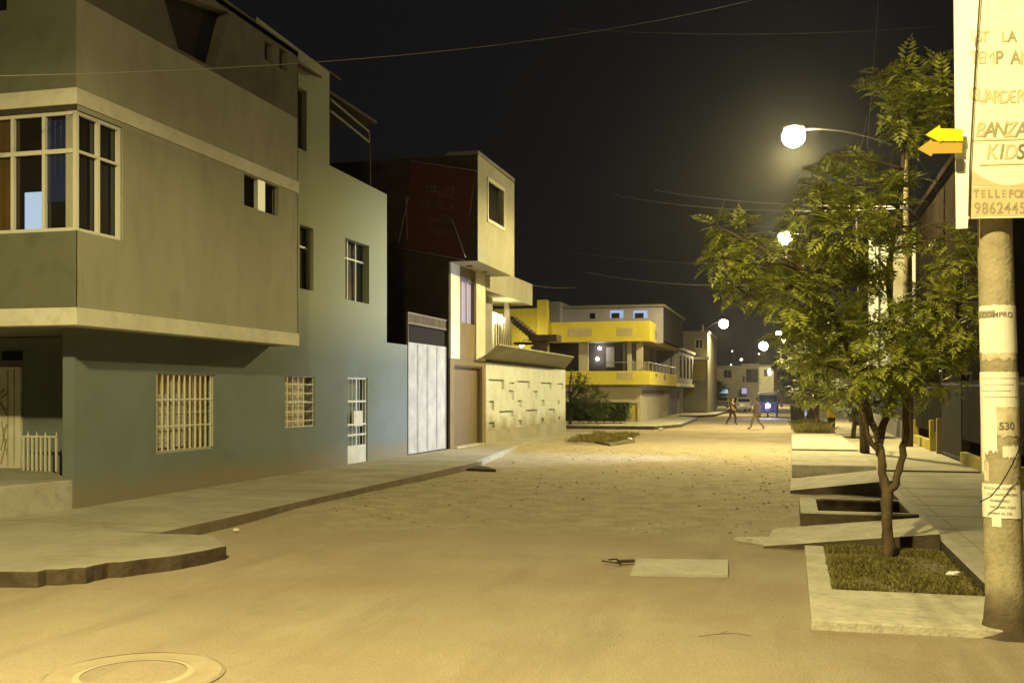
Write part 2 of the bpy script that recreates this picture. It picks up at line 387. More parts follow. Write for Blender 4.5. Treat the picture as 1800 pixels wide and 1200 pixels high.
slab('pavement', poly, .155, ('sidewalk', 'kerb_dirt'), bevel=.02)
# expansion joints, skirting ledge
mb = MB()
for y in [12.9 + 1.75 * i for i in range(9)]: mb.box(WX + .02, KX - .02, y, y + .018, .14, .1535)
tag(mb.build('pavement_joints', 'joint'), kind='structure')
# hairline cracks in the concrete
random.seed(19); mb = MB()
def crack(x, y, ang, n, z, w=.012):
    for i in range(n):
        a2 = ang + random.uniform(-.7, .7); l = random.uniform(.08, .22); x2 = x + math.cos(a2) * l; y2 = y + math.sin(a2) * l; w2 = w * random.uniform(.4, 1.1); nx_, ny_ = -math.sin(a2), math.cos(a2)
        mb.add([(x - nx_ * w, y - ny_ * w, z), (x + nx_ * w, y + ny_ * w, z), (x2 + nx_ * w2, y2 + ny_ * w2, z), (x2 - nx_ * w2, y2 - ny_ * w2, z)], [(0, 1, 2, 3)]); x, y, w = x2, y2, w2
        if random.random() < .12: crack(x, y, ang + random.choice((-1, 1)), 4, z, w)
for x, y, a_, n_ in ((-8.9, 12.5, 2.6, 14), (-9.6, 10.4, 2.2, 12), (-8.2, 11.3, 1.6, 9), (-9.8, 14.5, .2, 10), (-10.6, 17, 1.3, 14), (-9.2, 19, 1.8, 14), (-10, 23, 1.2, 12), (3.2, 12.5, 1.9, 14), (2.6, 16, .6, 10), (3.6, 20, 1.4, 14), (3, 24, 2.2, 10)): crack(x, y, a_, n_, .1605)
tag(mb.build('pavement_cracks', 'joint'), kind='structure')
# right pavement
RX = 1.95
slab('pavement', [(RX, 6.0), (4.6, 6.0), (4.6, 26.2), (RX, 26.2)], .15, ('sidewalk', 'sidewalk'))
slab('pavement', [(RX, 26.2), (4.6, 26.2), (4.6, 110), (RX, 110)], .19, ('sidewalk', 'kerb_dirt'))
mb = MB()
for y in [7.3 + 1.6 * i for i in range(12)]: mb.box(RX + .02, 4.3, y, y + .016, .14, .1535)
mb.box(RX + .2, RX + .216, 6.1, 26.1, .14, .1532)
tag(mb.build('pavement_joints', 'joint'), kind='structure')
slab('pavement', [(RX - .14, 10.4), (RX - .004, 10.4), (RX - .004, 26.2), (RX - .14, 26.2)], .16, ('concrete', 'kerb_dirt'))

# planter strip furniture
def zpoly(pl, z0=-.1): return pl
t = thing('planter_bed', 'low pale concrete planter bed of grass around the nearest tree', 'planter', (1.0, 11.8, 0))
mb = MB(); mb.box(.17, RX - .15, 9.33, 10.85, -.05, .065); mb.build('slab', 'concrete_pale', t, bevel=.012)
mb = MB(); mb.box(.17, .40, 10.854, 13.85, -.05, .07); mb.build('border', 'concrete_pale', t, bevel=.012)
mb = MB(); mb.box(.405, RX - .15, 10.854, 13.85, -.05, .04); mb.build('soil', 'soil', t)
def ramp(y0, y1, xl, zl, xr, zr, label, skew=0, m='concrete_pale', name='ramp'):
    mb = MB(); n = 10; pts = []
    lo = []; hi = []
    for i in range(n + 1):
        f = i / n; x = xl + (xr - xl) * f; z = zl + (zr - zl) * f; s = skew * (1 - f)
        jag = random.uniform(-.04, .04) if i < 3 else 0
        lo.append((x + random.uniform(-.03, .03) * (i == 0), y0 + s + jag, z)); hi.append((x + random.uniform(-.12, .12) * (i == 0), y1 + s + jag, z))
    v = []
    for a, b in zip(lo, hi): v += [a, b, (a[0], a[1], -.08), (b[0], b[1], -.08)]
    mb.add(v, [(4 * i, 4 * i + 4, 4 * i + 5, 4 * i + 1) for i in range(n)])
    mb.add(v, [(4 * i + 2, 4 * i + 6, 4 * i + 4, 4 * i) for i in range(n)] + [(4 * i + 1, 4 * i + 5, 4 * i + 7, 4 * i + 3) for i in range(n)] + [(0, 1, 3, 2), (4 * n + 1, 4 * n, 4 * n + 2, 4 * n + 3)], 1)
    return tag(mb.build(name, [m, 'kerb_dirt'], loc=((xl + xr) / 2, y0, 0)), label, 'ramp')
random.seed(11)
ramp(14.05, 15.85, -.35, .01, RX - .15, .24, 'worn pale concrete ramp between the grassy planter and the empty planter box')
mb = MB(); mb.prism([(-.75, 14.7), (-.35, 14.35), (.3, 14.5), (.3, 14.8), (-.3, 14.85)], -.02, .03)
solo(mb, 'concrete_chip', 'concrete_pale', 'thin pale broken concrete chip lying at the foot of the nearest ramp', 'rubble')
t = thing('planter_box', 'empty rectangular concrete planter box with dark inner walls', 'planter', (1.0, 17, 0))
mb = MB(); z = .24; x0, x1, y0, y1 = .14, RX - .15, 16.25, 18.35; w = .14
mb.box(x0, x1, y0, y0 + w, -.05, z - .035); mb.box(x0, x1, y1 - w, y1, -.05, z - .035); mb.box(x0, x0 + .26, y0 + w, y1 - w, -.05, z - .035); mb.box(x1 - .1, x1, y0 + w, y1 - w, -.05, z - .035)
mb.build('wall', 'kerb_dirt', t)
mb = MB(); mb.box(x0, x1, y0, y0 + w, z - .035, z); mb.box(x0, x1, y1 - w, y1, z - .035, z); mb.box(x0, x0 + .26, y0 + w, y1 - w, z - .035, z); mb.box(x1 - .1, x1, y0 + w, y1 - w, z - .035, z)
mb.build('rim', 'concrete_pale', t, bevel=.008)
ramp(21.6, 24.6, .02, .03, 1.9, .30, 'cracked pale concrete ramp with tile joints, second from the camera', skew=.4)
mb = MB(); mb.box(.03, RX - .004, 26.2, 32.6, -.05, .27)
for yy in (28, 30): mb.box(.06, RX - .03, yy, yy + .02, .262, .2735, 1)
solo(mb, 'driveway_slab', ['concrete_pale', 'kerb_dirt'], 'pale raised concrete driveway slab just behind the cracked ramp', 'slab', bevel=.015)
mb = MB(); mb.box(.03, RX - .004, 32.9, 45.5, -.05, .31); mb.box(.03, RX - .004, 32.602, 32.9, -.05, .06, 1)
solo(mb, 'driveway_slab', ['concrete_pale', 'kerb_dirt'], 'long pale raised concrete slab beside the dark pole', 'slab', bevel=.015)
t = thing('planter_bed', 'far planter bed of green grass before the dark bins', 'planter', (1, 50, 0))
mb = MB(); mb.box(.05, 1.85, 45.9, 56, -.05, .22); mb.build('border', 'concrete', t); mb = MB(); mb.box(.2, 1.7, 46.1, 55.8, .1, .26); mb.build('soil', 'soil', t)

# grass tufts
def grass(name, label, areas, n, h, seed):
    random.seed(seed); mb = MB()
    for _ in range(n):
        x0, x1, y0, y1, z = random.choice(areas); x = random.uniform(x0, x1); y = random.uniform(y0, y1)
        dn = noise.noise((x * 1.7, y * 1.7, seed)) 
        if dn < -.25 and random.random() < .7: continue
        for k in range(3):
            a = random.uniform(0, 6.28); l = h * random.uniform(.4, 1.1) * (1 + dn); ln = l * random.uniform(.3, 1.0); w = .006 + .004 * random.random()
            dx, dy = math.cos(a), math.sin(a); ox, oy = x + random.uniform(-.02, .02), y + random.uniform(-.02, .02)
            mb.add([(ox - dy * w, oy + dx * w, z), (ox + dy * w, oy - dx * w, z), (ox + dx * ln * .5 + dy * w * .7, oy + dy * ln * .5 - dx * w * .7, z + l * .7), (ox + dx * ln, oy + dy * ln, z + l)], [(0, 1, 2), (0, 2, 3)])
    tag(mb.build(name, 'grass', loc=(areas[0][0], areas[0][2], areas[0][4])), label, 'grass', kind='stuff')
grass('grass', 'short patchy grass in the nearest planter bed', [(.42, RX - .17, 10.87, 13.83, .038)], 6000, .06, 1)
grass('grass', 'green grass in the far planter bed', [(.2, 1.7, 46.1, 55.8, .255)], 3500, .30, 2)

# left verge bed, kerb and hedge strip
bp = [tuple(G(px, py, .05)[:2]) for px, py in ((1015, 768), (1072, 781), (1116, 775), (1116, 764), (1050, 763))]
mb = MB().prism(bp, -.05, .07); t = solo(mb, 'soil_patch', 'soil', 'dark grassy soil patch on the left verge past the white wall', 'soil patch')
xsb = [p[0] for p in bp]; ysb = [p[1] for p in bp]
grass('grass', 'tufts of grass on the dark soil patch by the left verge', [(min(xsb) + .5, max(xsb) - .5, min(ysb) + 1.0, max(ysb) - 1.0, .065)], 2200, .16, 3)
slab('pavement', [(-22, 57.6), (-7.2, 57.6), (-6.2, 62), (-6.6, 78), (-8.8, 84), (-8.8, 130), (-9.8, 130), (-9.8, 66), (-22, 66)], .17, ('concrete', 'kerb_dirt'))
slab('pavement', [(-7.4, 86), (-6.2, 90), (-6.2, 120), (-8.7, 120), (-8.7, 86)], .16, ('sidewalk', 'kerb_dirt'))

# ---------------------------------------------------------------- corner building
OXP = WX + .68           # overhang plane
Y0 = 14.45; OY0 = OX(134, 400, OXP).y; YE = OX(680, 500, WX).y; OYE = OX(524, 400, OXP).y
cb = thing('corner_building', 'three storey corner building, grey upper bay with cream bands over a teal ground floor', 'building', (-14, 20, 0))
def R_(px0, py0, px1, py1): return rx(px0, py0, px1, py1, WX)
w1 = rx(274, 655, 378, 797, WX); w1 = (w1[0], w1[1], OX(275, 797, WX).z, OX(275, 655, WX).z)
w2 = rx(501, 661, 553, 750, WX); d1 = rx(611, 663, 646, 828, WX); d1 = (d1[0], d1[1], .15, d1[3])
w3 = rx(527, 398, 551, 509, WX); w4 = rx(607, 425, 649, 530, WX); w5 = rx(523, 156, 539, 263, WX)
ztop_mid = OX(579, 127, WX).z; zlow = OX(680, 342, WX).z
ystep = OX(579, 127, WX).y
ygate0 = OX(716, 700, WX).y
outl = [(Y0, .1), (ygate0, .1), (ygate0, 3.42), (YE, 3.42), (YE, zlow), (ystep, OX(582, 292, WX).z), (ystep, ztop_mid), (OYE - .6, ztop_mid + .1), (OYE - .6, 9.6), (Y0, 9.6)]
side = wall('wall', 'X', WX, outl, [rect(w1), rect(w2), rect(d1), rect(w3), rect(w4), rect(w5)], .22, 'facade_paint', cb)
# overhanging bay, street side
ob0 = 3.02; ob1 = 3.31
zb = OX(134, 571, OXP).z; zt_ = OX(134, 540, OXP).z; ub0 = OX(134, 183, OXP).z; ub1 = OX(134, 154, OXP).z
cw = (OY0 + .02, OX(216, 300, OXP).y, OX(134, 405, OXP).z, OX(134, 190, OXP).z)
sw = rx(429, 306, 490, 369, OXP); sw = (sw[0], sw[1], sw[2] - .02, ub0 - .03)
topz = OX(520, 88, OXP).z; zmid = 7.95
trap = [OX(313, 112, OXP), OX(378, 146, OXP), OX(403, 22, OXP), OX(283, -20, OXP)]; topm = topz + .04; trap = [(p.y, min(max(p.z, 8.02), topm - .05)) for p in trap]
u1 = rx(465, 76, 479, 108, OXP); u2 = rx(491, 88, 505, 124, OXP)
wall('wall', 'X', OXP, [(OY0 + .02, zt_), (OYE, zt_), (OYE, ub0), (cw[1] + .05, ub0), (OY0 + .02, ub0)], [rect((cw[0] + .001, cw[1], cw[2], cw[3] - .02)), rect(sw)], .2, 'plaster', cb)
wall('wall', 'X', OXP, [(OY0, ub1), (OYE, ub1), (OYE, zmid), (OY0, zmid)], [], .2, 'plaster', cb)
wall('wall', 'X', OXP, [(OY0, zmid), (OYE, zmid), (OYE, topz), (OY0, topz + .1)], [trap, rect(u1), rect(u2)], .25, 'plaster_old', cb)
XF = -24; YF = 16.5
fw = (OY(0, 300, OY0).x - 1.5, OXP - .03, cw[2], cw[3])
wall('wall', 'Y', OY0, [(XF, zt_), (OXP, zt_), (OXP, cw[2]), (XF, cw[2])], [], .2, 'front_paint', cb)
wall('wall', 'Y', OY0, [(XF, cw[2]), (fw[0], cw[2]), (fw[0], ub0), (XF, ub0)], [], .2, 'front_paint', cb)
vw = ry(-60, -120, 12, 22, OY0)
wall('wall', 'Y', OY0, [(XF, ub1), (OXP, ub1), (OXP, topz + .1), (XF, topz + .1)], [rect(vw)], .2, 'front_paint', cb)
mb = MB(); mb.box(XF, OXP, OY0 + .02, OYE, topz - .12, topz - .02); mb.box(XF, WX - .3, YF + .2, YE, -.1, zb + .1); mb.box(XF, WX - .3, OY0 + .3, YE, zb + .21, zlow - .5)
mb.box(XF, WX - .3, OY0 + .3, ystep, zlow - .5, ztop_mid - .02); mb.box(XF, OXP - .3, OY0 + .3, OYE - .03, zlow, topz - .13); mb.build('core', 'void', cb)
mb = MB(); mb.box(WX - .29, OXP, OYE - .03, OYE - .005, zb, topz); mb.build('return_wall', 'plaster', cb)
mb = MB(); mb.box(XF, OXP - .03, OY0 + .03, OYE - .05, zb + .02, zb + .2); mb.build('soffit', 'plaster', cb)
random.seed(5)
def band(z0, z1, name='band'):
    mb = MB(); mb.box(OXP - .28, OXP + .025, OY0 - .025, OYE + .006, z0, z1); mb.box(XF, OXP - .2801, OY0 - .025, OY0 + .25, z0, z1)
    mb.build(name, 'white_band', cb, bevel=.008)
band(zb, zt_); band(ub0, ub1)
# the corner window band
cwf = MB()
hz = cw[2] + (cw[3] - cw[2]) * .655
yA, yB = cw[0], cw[1] - .09; ym = yA + (yB - yA) * .5
def fx(y, z0, z1, w=.06): cwf.box(OXP - .06, OXP + .0, y - w / 2, y + w / 2, z0, z1)
zt = cw[3] - .04
fx(ym, cw[2], zt); fx(yB, cw[2], zt)
cwf.box(OXP - .055, OXP - .004, yA + .03, yB, hz - .02, hz + .02); cwf.box(OXP - .055, OXP - .004, yA + .03, yB, cw[2], cw[2] + .045); cwf.box(OXP - .055, OXP - .004, yA + .03, yB, zt - .05, zt)
cwf.box(OXP - .05, OXP + .01, OY0 - .012, OY0 + .05, cw[2], zt)
xm = [OY(77, 300, OY0).x, OY(22, 300, OY0).x, fw[0] + .03]
for x in xm: cwf.box(x - .026, x + .026, OY0 - .01, OY0 + .05, cw[2], zt)
for z0, z1 in ((hz - .03, hz + .035), (cw[2], cw[2] + .05), (zt - .05, zt)): cwf.box(fw[0], OXP - .062, OY0 - .004, OY0 + .046, z0, z1)
cwf.build('window_frame', 'frame_white', cb)
win = MB(); win.box(OXP - .09, OXP - .07, OY0 + .09, yB, cw[2], zt); win.build('window_pane', 'dark_glass', cb)
xl, xr_ = xm[0], OXP - .1
for a, b, m_ in ((xl, xr_, 'dark_glass'), (xm[1], xl, 'dark_glass'), (fw[0], xm[1], 'curtain_brown')):
    q = MB(); q.box(a + .001, b - .001, OY0 + .06, OY0 + .08, cw[2], zt); q.build('window_pane', m_, cb)
# navy curtain behind the right pane, lit television/doorway glow
cur = ry(82, 200, 122, 262, OY0 + .05); q = MB()
for i in range(8):
    a = cur[0] + (cur[1] - cur[0]) * i / 8; b = cur[0] + (cur[1] - cur[0]) * (i + 1) / 8; q.box(a, b, OY0 + .045 + .008 * (i % 2), OY0 + .058, hz - .75, zt - .1)
q.build('curtain', 'navy_glass', cb)
g_ = ry(44, 338, 73, 404, OY0 + .05); q = MB(); q.box(g_[0], g_[1], OY0 + .045, OY0 + .058, g_[2], g_[3]); q.build('lit_opening', 'screen_pale', cb)
# soffit lip above the corner window
q = MB(); q.box(XF, OXP - .012, OY0 + .012, OY0 + .2, cw[3] - .025, ub0 - .002); q.box(OXP - .2, OXP - .012, OY0 + .21, cw[1] + .05, cw[3] - .025, ub0 - .002); q.build('lintel', 'frame_dark', cb)
# windows of the street side
def window(r, ax, c, depth, us, zs, glass='dark_glass', fr='frame_white', w=.04, parent=cb, outer=False, name='window'):
    mbw = bars(ax, (c - depth + .05) if ax == 'X' else (c + depth - .05), r, us, zs, w=w, outer=outer)
    if not mbw.v: mbw = bars(ax, (c - depth + .05) if ax == 'X' else (c + depth - .05), r, [], [], w=.02, outer=True)
    o = mbw.build(name, fr, parent)
    pane('pane', ax, (c - depth + .01) if ax == 'X' else (c + depth - .01), r, glass, o)
    return o
window(sw, 'X', OXP, .16, [], [], w=.02, glass='void', fr='frame_dark')
q = MB(); ym2 = (sw[0] + sw[1]) / 2; q.box(OXP - .10, OXP - .01, ym2 - .15, ym2 + .15, sw[2] - .001, sw[3] + .001); q.build('mullion', 'frame_white', cb)
window(w3, 'X', WX, .2, [], [.68], w=.05, fr='frame_white')
window(w4, 'X', WX, .2, [.28, .62], [.70], w=.045)
window(w5, 'X', WX, .2, [], [], fr='frame_dark')
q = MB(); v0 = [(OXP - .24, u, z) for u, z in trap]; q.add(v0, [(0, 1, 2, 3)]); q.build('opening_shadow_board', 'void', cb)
window(u1, 'X', OXP, .24, [], [], fr='frame_dark'); window(u2, 'X', OXP, .24, [], [], fr='frame_dark'); window(vw, 'Y', OY0, .18, [.5], [], fr='frame_dark')
# barred ground floor windows
q = window(w1, 'X', WX, .2, [.35, .7], [.5], glass='cardboard', fr='frame_white'); 
g = bars('X', WX - .05, w1, [(i + .5) / 11 for i in range(11)], [.33, .67, .02], w=.028, d=.02); g.build('window_bars', 'metal_white', cb)
g = MB()   # slatted blind stack seen behind the bars
for i in range(13):
    z = w1[2] + .08 + (w1[3] - w1[2] - .45) * i / 13; g.box(WX - .17, WX - .155, w1[0] + .05, w1[0] + (w1[1] - w1[0]) * .62, z, z + .07)
g.build('blind', 'concrete_pale', cb)
window(w2, 'X', WX, .2, [.5], [.5], glass='cardboard', fr='frame_white')
g = bars('X', WX - .04, w2, [.12, .3, .48, .66], [.12, .3, .48, .66, .84], w=.022, d=.02); g.build('window_bars', 'metal_white', cb)
# barred white door
g = bars('X', WX - .05, d1, [.5], [.33, .45, .72], w=.05, d=.03); g.box(WX - .05, WX - .03, d1[0] + .06, (d1[0] + d1[1]) / 2 - .03, .2, .62); g.box(WX - .05, WX - .03, (d1[0] + d1[1]) / 2 + .03, d1[1] - .06, .2, .62)
for f in (.14, .3, .66, .83): g.tube([(WX - .045, d1[0] + (d1[1] - d1[0]) * f, .6), (WX - .045, d1[0] + (d1[1] - d1[0]) * f, d1[3] - .03)], .012, 6)
g.box(WX - .052, WX - .028, d1[0] + (d1[1] - d1[0]) * .36, d1[0] + (d1[1] - d1[0]) * .8, 1.12, 1.52)
g.build('door', 'metal_white', cb); pane('door_backing', 'X', WX - .19, d1, 'facade_paint', cb)
# ground floor front, set back over the porch
YF = 16.5
wall('wall', 'Y', YF, [(XF, .5), (WX - .22, .5), (WX - .22, zb), (XF, zb)], [], .1, 'facade_paint', cb)
q = MB(); q.box(WX - .22, WX - .002, Y0, Y0 + .2, .1, zb + .02); q.build('corner_pier', 'facade_paint', cb)
fd = ry(-30, 645, 38, 826, YF - .03); q = MB(); q.box(fd[0], fd[1], YF - .06, YF - .004, .61, fd[3]); q.build('front_door', 'metal_white', cb)
q = MB()
for fx_ in (14, 25): p = OY(fx_, 700, YF - .06); q.box(p.x - .012, p.x + .012, YF - .066, YF - .06, .65, fd[3] - .05)
for (a0, b0, a1, b1) in ((2, 700, 12, 690), (2, 712, 12, 720), (3, 740, 13, 800), (12, 745, 2, 790), (0, 705, 12, 730), (4, 755, 12, 750), (2, 815, 12, 770), (1, 690, 8, 684)):
    q.beam(OY(a0, b0, YF - .066), OY(a1, b1, YF - .066), .02, .025)
q.build('door_ornament', 'pole_concrete', cb)
v_ = ry(3, 617, 38, 633, YF - .03); q = MB(); q.box(v_[0], v_[1], YF - .03, YF - .004, v_[2], v_[3]); q.build('transom_vent', 'void', cb)
# stepped dark maroon roofing above the street side
q = MB()
for k, (pa, pb, pc) in enumerate((((395, 0), (520, 86), 28), ((520, 120), (578, 166), 40))):
    a = OX(pa[0], pa[1], WX - .4); b = OX(pb[0], pb[1], WX - .4); zr = topz + .02 if k == 0 else ztop_mid + .02
    for j in range(5):
        yy0 = a.y + (b.y - a.y) * j / 5; yy1 = a.y + (b.y - a.y) * (j + .93) / 5
        q.add([(WX + (.3 if k == 0 else -.05), yy0, zr), (WX + (.3 if k == 0 else -.05), yy1, zr), (WX - 3.4, yy1 + .5, zr + 1.5), (WX - 3.4, yy0 + .5, zr + 1.5),
               (WX + (.3 if k == 0 else -.05), yy0, zr + .05), (WX + (.3 if k == 0 else -.05), yy1, zr + .05), (WX - 3.4, yy1 + .5, zr + 1.55), (WX - 3.4, yy0 + .5, zr + 1.55)],
              [(3, 2, 1, 0), (4, 5, 6, 7), (0, 1, 5, 4), (1, 2, 6, 5), (2, 3, 7, 6), (3, 0, 4, 7)])
q.build('roof', 'maroon_roof', cb)
# roof terrace pergola
q = MB()
p1 = OX(580, 175, WX - .3); p2 = OX(648, 232, WX - .3); p3 = OX(580, 195, WX - .3); p4 = OX(648, 250, WX - .3)
q.beam(p1, p2, .05, .07); q.beam(p3, p4, .05, .07); q.tube([OX(651, 345, WX - .3), OX(650, 245, WX - .3)], .025, 6); q.beam(p2, p4, .04, .04)
q.build('terrace_frame', 'frame_dark', cb)
q = MB(); q.box(WX - 3.2, WX - .25, ystep + .1, YE - .1, p1.z + .12, p1.z + .2); q.build('terrace_roof', 'dark_wall', cb)
# porch
pp = [(-18, 16.45), (-18, 10.8), (-14.0, 11.0), (-12.3, 11.7), (-11.35, 12.8), (WX - .02, 14.3), (WX - .02, 14.44), (-13.2, 16.45)]
mb = MB().prism(pp, .0, .61); solo(mb, 'porch', 'concrete', 'raised curved concrete porch before the white front door', 'porch', bevel=.015)
# railing on the porch
t = thing('railing', 'short white metal railing with spikes beside the white front door', 'railing', (-12.9, 15.7, .61))
ra = OY(38, 765, 15.9); rb = OY(99, 765, 15.9); q = MB()
zt2 = ra.z
q.box(ra.x, rb.x, 15.88, 15.92, zt2 - .03, zt2); q.build('top_rail', 'metal_white', t)
for i in range(8):
    x = ra.x + (rb.x - ra.x) * (i + .5) / 8 if i < 7 else rb.x; q = MB(); q.box(x - .016, x + .016, 15.885, 15.915, .612, zt2 - .031)
    if i % 2 or i == 7: q.add([(x - .02, 15.9, zt2), (x + .02, 15.9, zt2), (x, 15.9, zt2 + .09), (x, 15.88, zt2), (x, 15.92, zt2)], [(0, 1, 2), (3, 4, 2)])
    q.build('baluster', 'metal_white', t)

# ---------------------------------------------------------------- metal gate lot
gr = rx(718, 605, 785, 805, WX); gy0, gy1 = gr[0], gr[1]; gz = OX(750, 605, WX).z
mg = thing('metal_gate', 'tall pale metal double gate between the teal wall and the brown doorway', 'gate', (WX, (gy0 + gy1) / 2, .1))
q = MB(); n = 4
for i in range(n):
    a = gy0 + (gy1 - gy0) * i / n; b = gy0 + (gy1 - gy0) * (i + 1) / n
    q = MB(); q.box(WX - .08, WX - .03, a + .012, b - .012, .16, gz); q.box(WX - .03, WX - .012, a + .012, a + .07, .16, gz); q.box(WX - .03, WX - .012, b - .07, b - .012, .16, gz)
    for zz in (.16, 1.75, gz - .07): q.box(WX - .03, WX - .016, a + .071, b - .071, zz, zz + .06)
    q.build('panel', 'gate_metal', mg)
q = MB(); q.box(WX - .06, WX - .0, gy0, gy1, gz + .55, gz + .60); q.box(WX - .06, WX - .0, gy0, gy1, gz + .85, gz + .90); q.box(WX - .05, WX - .02, gy0, gy1, gz + .601, gz + .849, 1)
q.box(WX - .06, WX, gy0 - .03, gy0, .1, gz + .9); q.build('header', ['metal_rust', 'kerb_dirt'], mg)
q = MB(); q.box(WX - .075, WX - .07, gy0, gy1, gz + .01, gz + .55); q.build('fanlight', 'void', mg)
q = MB(); q.box(WX - .06, WX + .03, gy0, gy1, .1, .15); q.build('threshold', 'black', mg)

# ---------------------------------------------------------------- beige house
BY0 = gy1 + .25; BOX_ = OY(840, 400, BY0).x
bh = thing('beige_house', 'narrow beige three storey house with cream strips, brown doorway and overhanging top floor', 'house', (-14, 38, 0))
Z3 = OY(840, 458, BY0).z; ZT = OY(840, 271, BY0).z; BY1 = OX(904, 400, BOX_).y; BYE = OX(852, 600, WX).y
wq = rx(806, 486, 834, 568, WX); dq = rx(797, 641, 845, 789, WX); dq = (dq[0], dq[1], .05, OX(820, 645, WX).z)
wall('wall', 'X', WX, [(BY0, .02), (BYE, .02), (BYE, Z3), (BY0, Z3)], [rect(wq), rect(dq)], .18, 'beige_brown', bh)
zst = OX(800, 625, WX).z
for a, b in ((790, 806), (835, 851)):
    r = rx(a, 480, b, 620, WX); q = MB(); q.box(WX + .003, WX + .05, r[0], r[1], zst - .1, Z3 - .01); q.build('pilaster', 'white_band', bh)
q = MB(); q.box(WX - .1, WX + .045, BY0, dq[0] - .05, .02, zst - .1); q.box(WX - .1, WX + .045, dq[1] + .05, BYE, .02, zst - .1); q.box(WX - .1, WX + .045, dq[0] - .05, dq[1] + .05, dq[3] + .05, zst - .1); q.build('door_surround', 'beige_brown', bh)
q = pane('door', 'X', WX - .14, dq, 'door_brown', bh, .05)
q = MB(); q.box(WX - .13, WX - .115, dq[0] + .12, dq[0] + .15, 1.0, 1.15); q.build('handle', 'steel', bh)
q = MB(); q.box(WX - .14, WX + .16, dq[0], dq[1], .04, .16); q.build('doorstep', 'concrete_pale', bh)
window(wq, 'X', WX, .14, [.33, .66], [.93], glass='blind_violet', parent=bh, w=.05)
# third floor
w9 = rx(858, 315, 885, 398, BOX_); a_ = OX(858, 315, BOX_).z; b_ = OX(885, 398, BOX_).z; w9 = (w9[0], w9[1], OX(871, 391, BOX_).z, OX(871, 322, BOX_).z)
wall('wall', 'X', BOX_, [(BY0, Z3), (BY1, Z3 - .05), (BY1, ZT - .05), (BY0, ZT)], [rect(w9)], .2, 'beige', bh)
q = bars('X', BOX_ + .015, (w9[0] - .14, w9[1] + .14, w9[2] - .14, w9[3] + .02), [], [], w=.12, d=.03, outer=True); q.build('window_surround', 'white_band', bh)
q = pane('window_void', 'X', BOX_ - .19, w9, 'void', bh)
q = MB(); q.box(WX - .1, BOX_ + .02, BY0 - .01, BY1, ZT - .001, ZT + .12); q.build('parapet_cap', 'grey_wall', bh)
q = MB(); q.box(WX + .002, BOX_ - .02, BY0 + .003, BY1, Z3 - .005, Z3 + .12)
for yy in (.25, .65): q.ball((WX + .35, BY0 + (BY1 - BY0) * yy, Z3 - .015), (.11, .11, .03), mi=1)
q.build('soffit', ['beige', 'black'], bh)
q = MB(); q.box(-24, WX - .02, BY0, BY0 + .2, 0, Z3); q.box(-24, BOX_ - .004, BY0, BY0 + .2, Z3 + .003, ZT - .003); q.build('side_wall', 'brick_dark', bh)
q = MB(); q.box(-24, WX - .25, BY0 + .21, BYE - .02, 0, Z3 - .4); q.box(-24, WX - .25, BY0 + .21, BY1, Z3 - .39, ZT - .2); q.build('core', 'void', bh)
# painted banner on the dark side wall
bn = [OY(722, 285, BY0 - .12), OY(836, 300, BY0 - .12), OY(815, 457, BY0 - .12), OY(708, 437, BY0 - .12)]
t = thing('wall_banner', 'faded dark red banner stretched on the dark side wall of the beige house', 'banner', tuple(bn[3]))
q = MB(); q.add([p for p in bn] + [p + Vector((0, .02, 0)) for p in bn], [(3, 2, 1, 0), (4, 5, 6, 7), (0, 1, 5, 4), (1, 2, 6, 5), (2, 3, 7, 6), (3, 0, 4, 7)]); q.build('cloth', 'banner_red', t)
random.seed(21)
for (x0, x1, y, h) in ((748, 800, 325, 18), (735, 798, 352, 11), (748, 800, 375, 12), (755, 802, 400, 11)):
    x = x0; q = MB()
    while x < x1 - 3:
        w_ = random.uniform(3.5, 6.5); k = random.randint(0, 3); yy = y + (x - x0) * .12
        def bx_(a, b, c, d_): 
            A = OY(a, b, BY0 - .128); B = OY(c, d_, BY0 - .128); q.box(A.x, B.x, BY0 - .126, BY0 - .1215, B.z, A.z)
        bx_(x, yy, x + 1.4, yy + h)
        if k != 1: bx_(x + 1.4, yy, x + w_, yy + h * .18)
        if k > 0: bx_(x + 1.4, yy + h * .42, x + w_ - .6, yy + h * .6)
        if k != 3: bx_(x + 1.4, yy + h * .84, x + w_, yy + h)
        if k > 1: bx_(x + w_ - 1.2, yy + h * .2, x + w_, yy + h * .8)
        x += w_ + 2.2
    q.build('faded_lettering', 'banner_letter', t)
q = MB()
for a, b in (((696, 435), (817, 457)), ((718, 345), (700, 430)), ((722, 283), (838, 300)), ((714, 345), (716, 420)), ((795, 385), (818, 452))):
    q.tube([OY(*a, BY0 - .16), OY(*b, BY0 - .16)], .018, 6)
q.build('frame', 'steel', t)
# balcony wing of the beige house
t2 = bh
ya, yb = BYE, OX(936, 520, WX + .05).y
z0_, z1_ = OX(900, 524, WX + .05).z, OX(900, 489, WX + .05).z
z0_ = OX(936, 537, WX + .05).z; z1_ = OX(936, 500, WX + .05).z
q = MB(); q.box(WX - .25, WX + .05, BYE + .01, yb, z0_, z1_); q.box(-18, WX - .251, yb - .2, yb, z0_, z1_); q.box(-18, WX - .26, BYE, yb - .21, z0_, z0_ + .2); q.build('roof_parapet', 'plaster', bh)
WZ = 3.15
rm = rx(866, 540, 894, 604, WX - .6)
q = MB(); q.box(WX - .8, WX - .6, BYE, rm[0], WZ, z0_); q.build('balcony_wall', 'grey_wall', bh); q = MB(); q.box(WX - .8, WX - .6, rm[1], rm[1] + .25, WZ, z0_); q.build('balcony_wall', 'grey_wall', bh)
q = MB(); q.box(WX - 3, WX - .9, rm[0] - .3, rm[1] + .1, WZ, z0_ - .9); q.build('room_back', 'beige', bh)
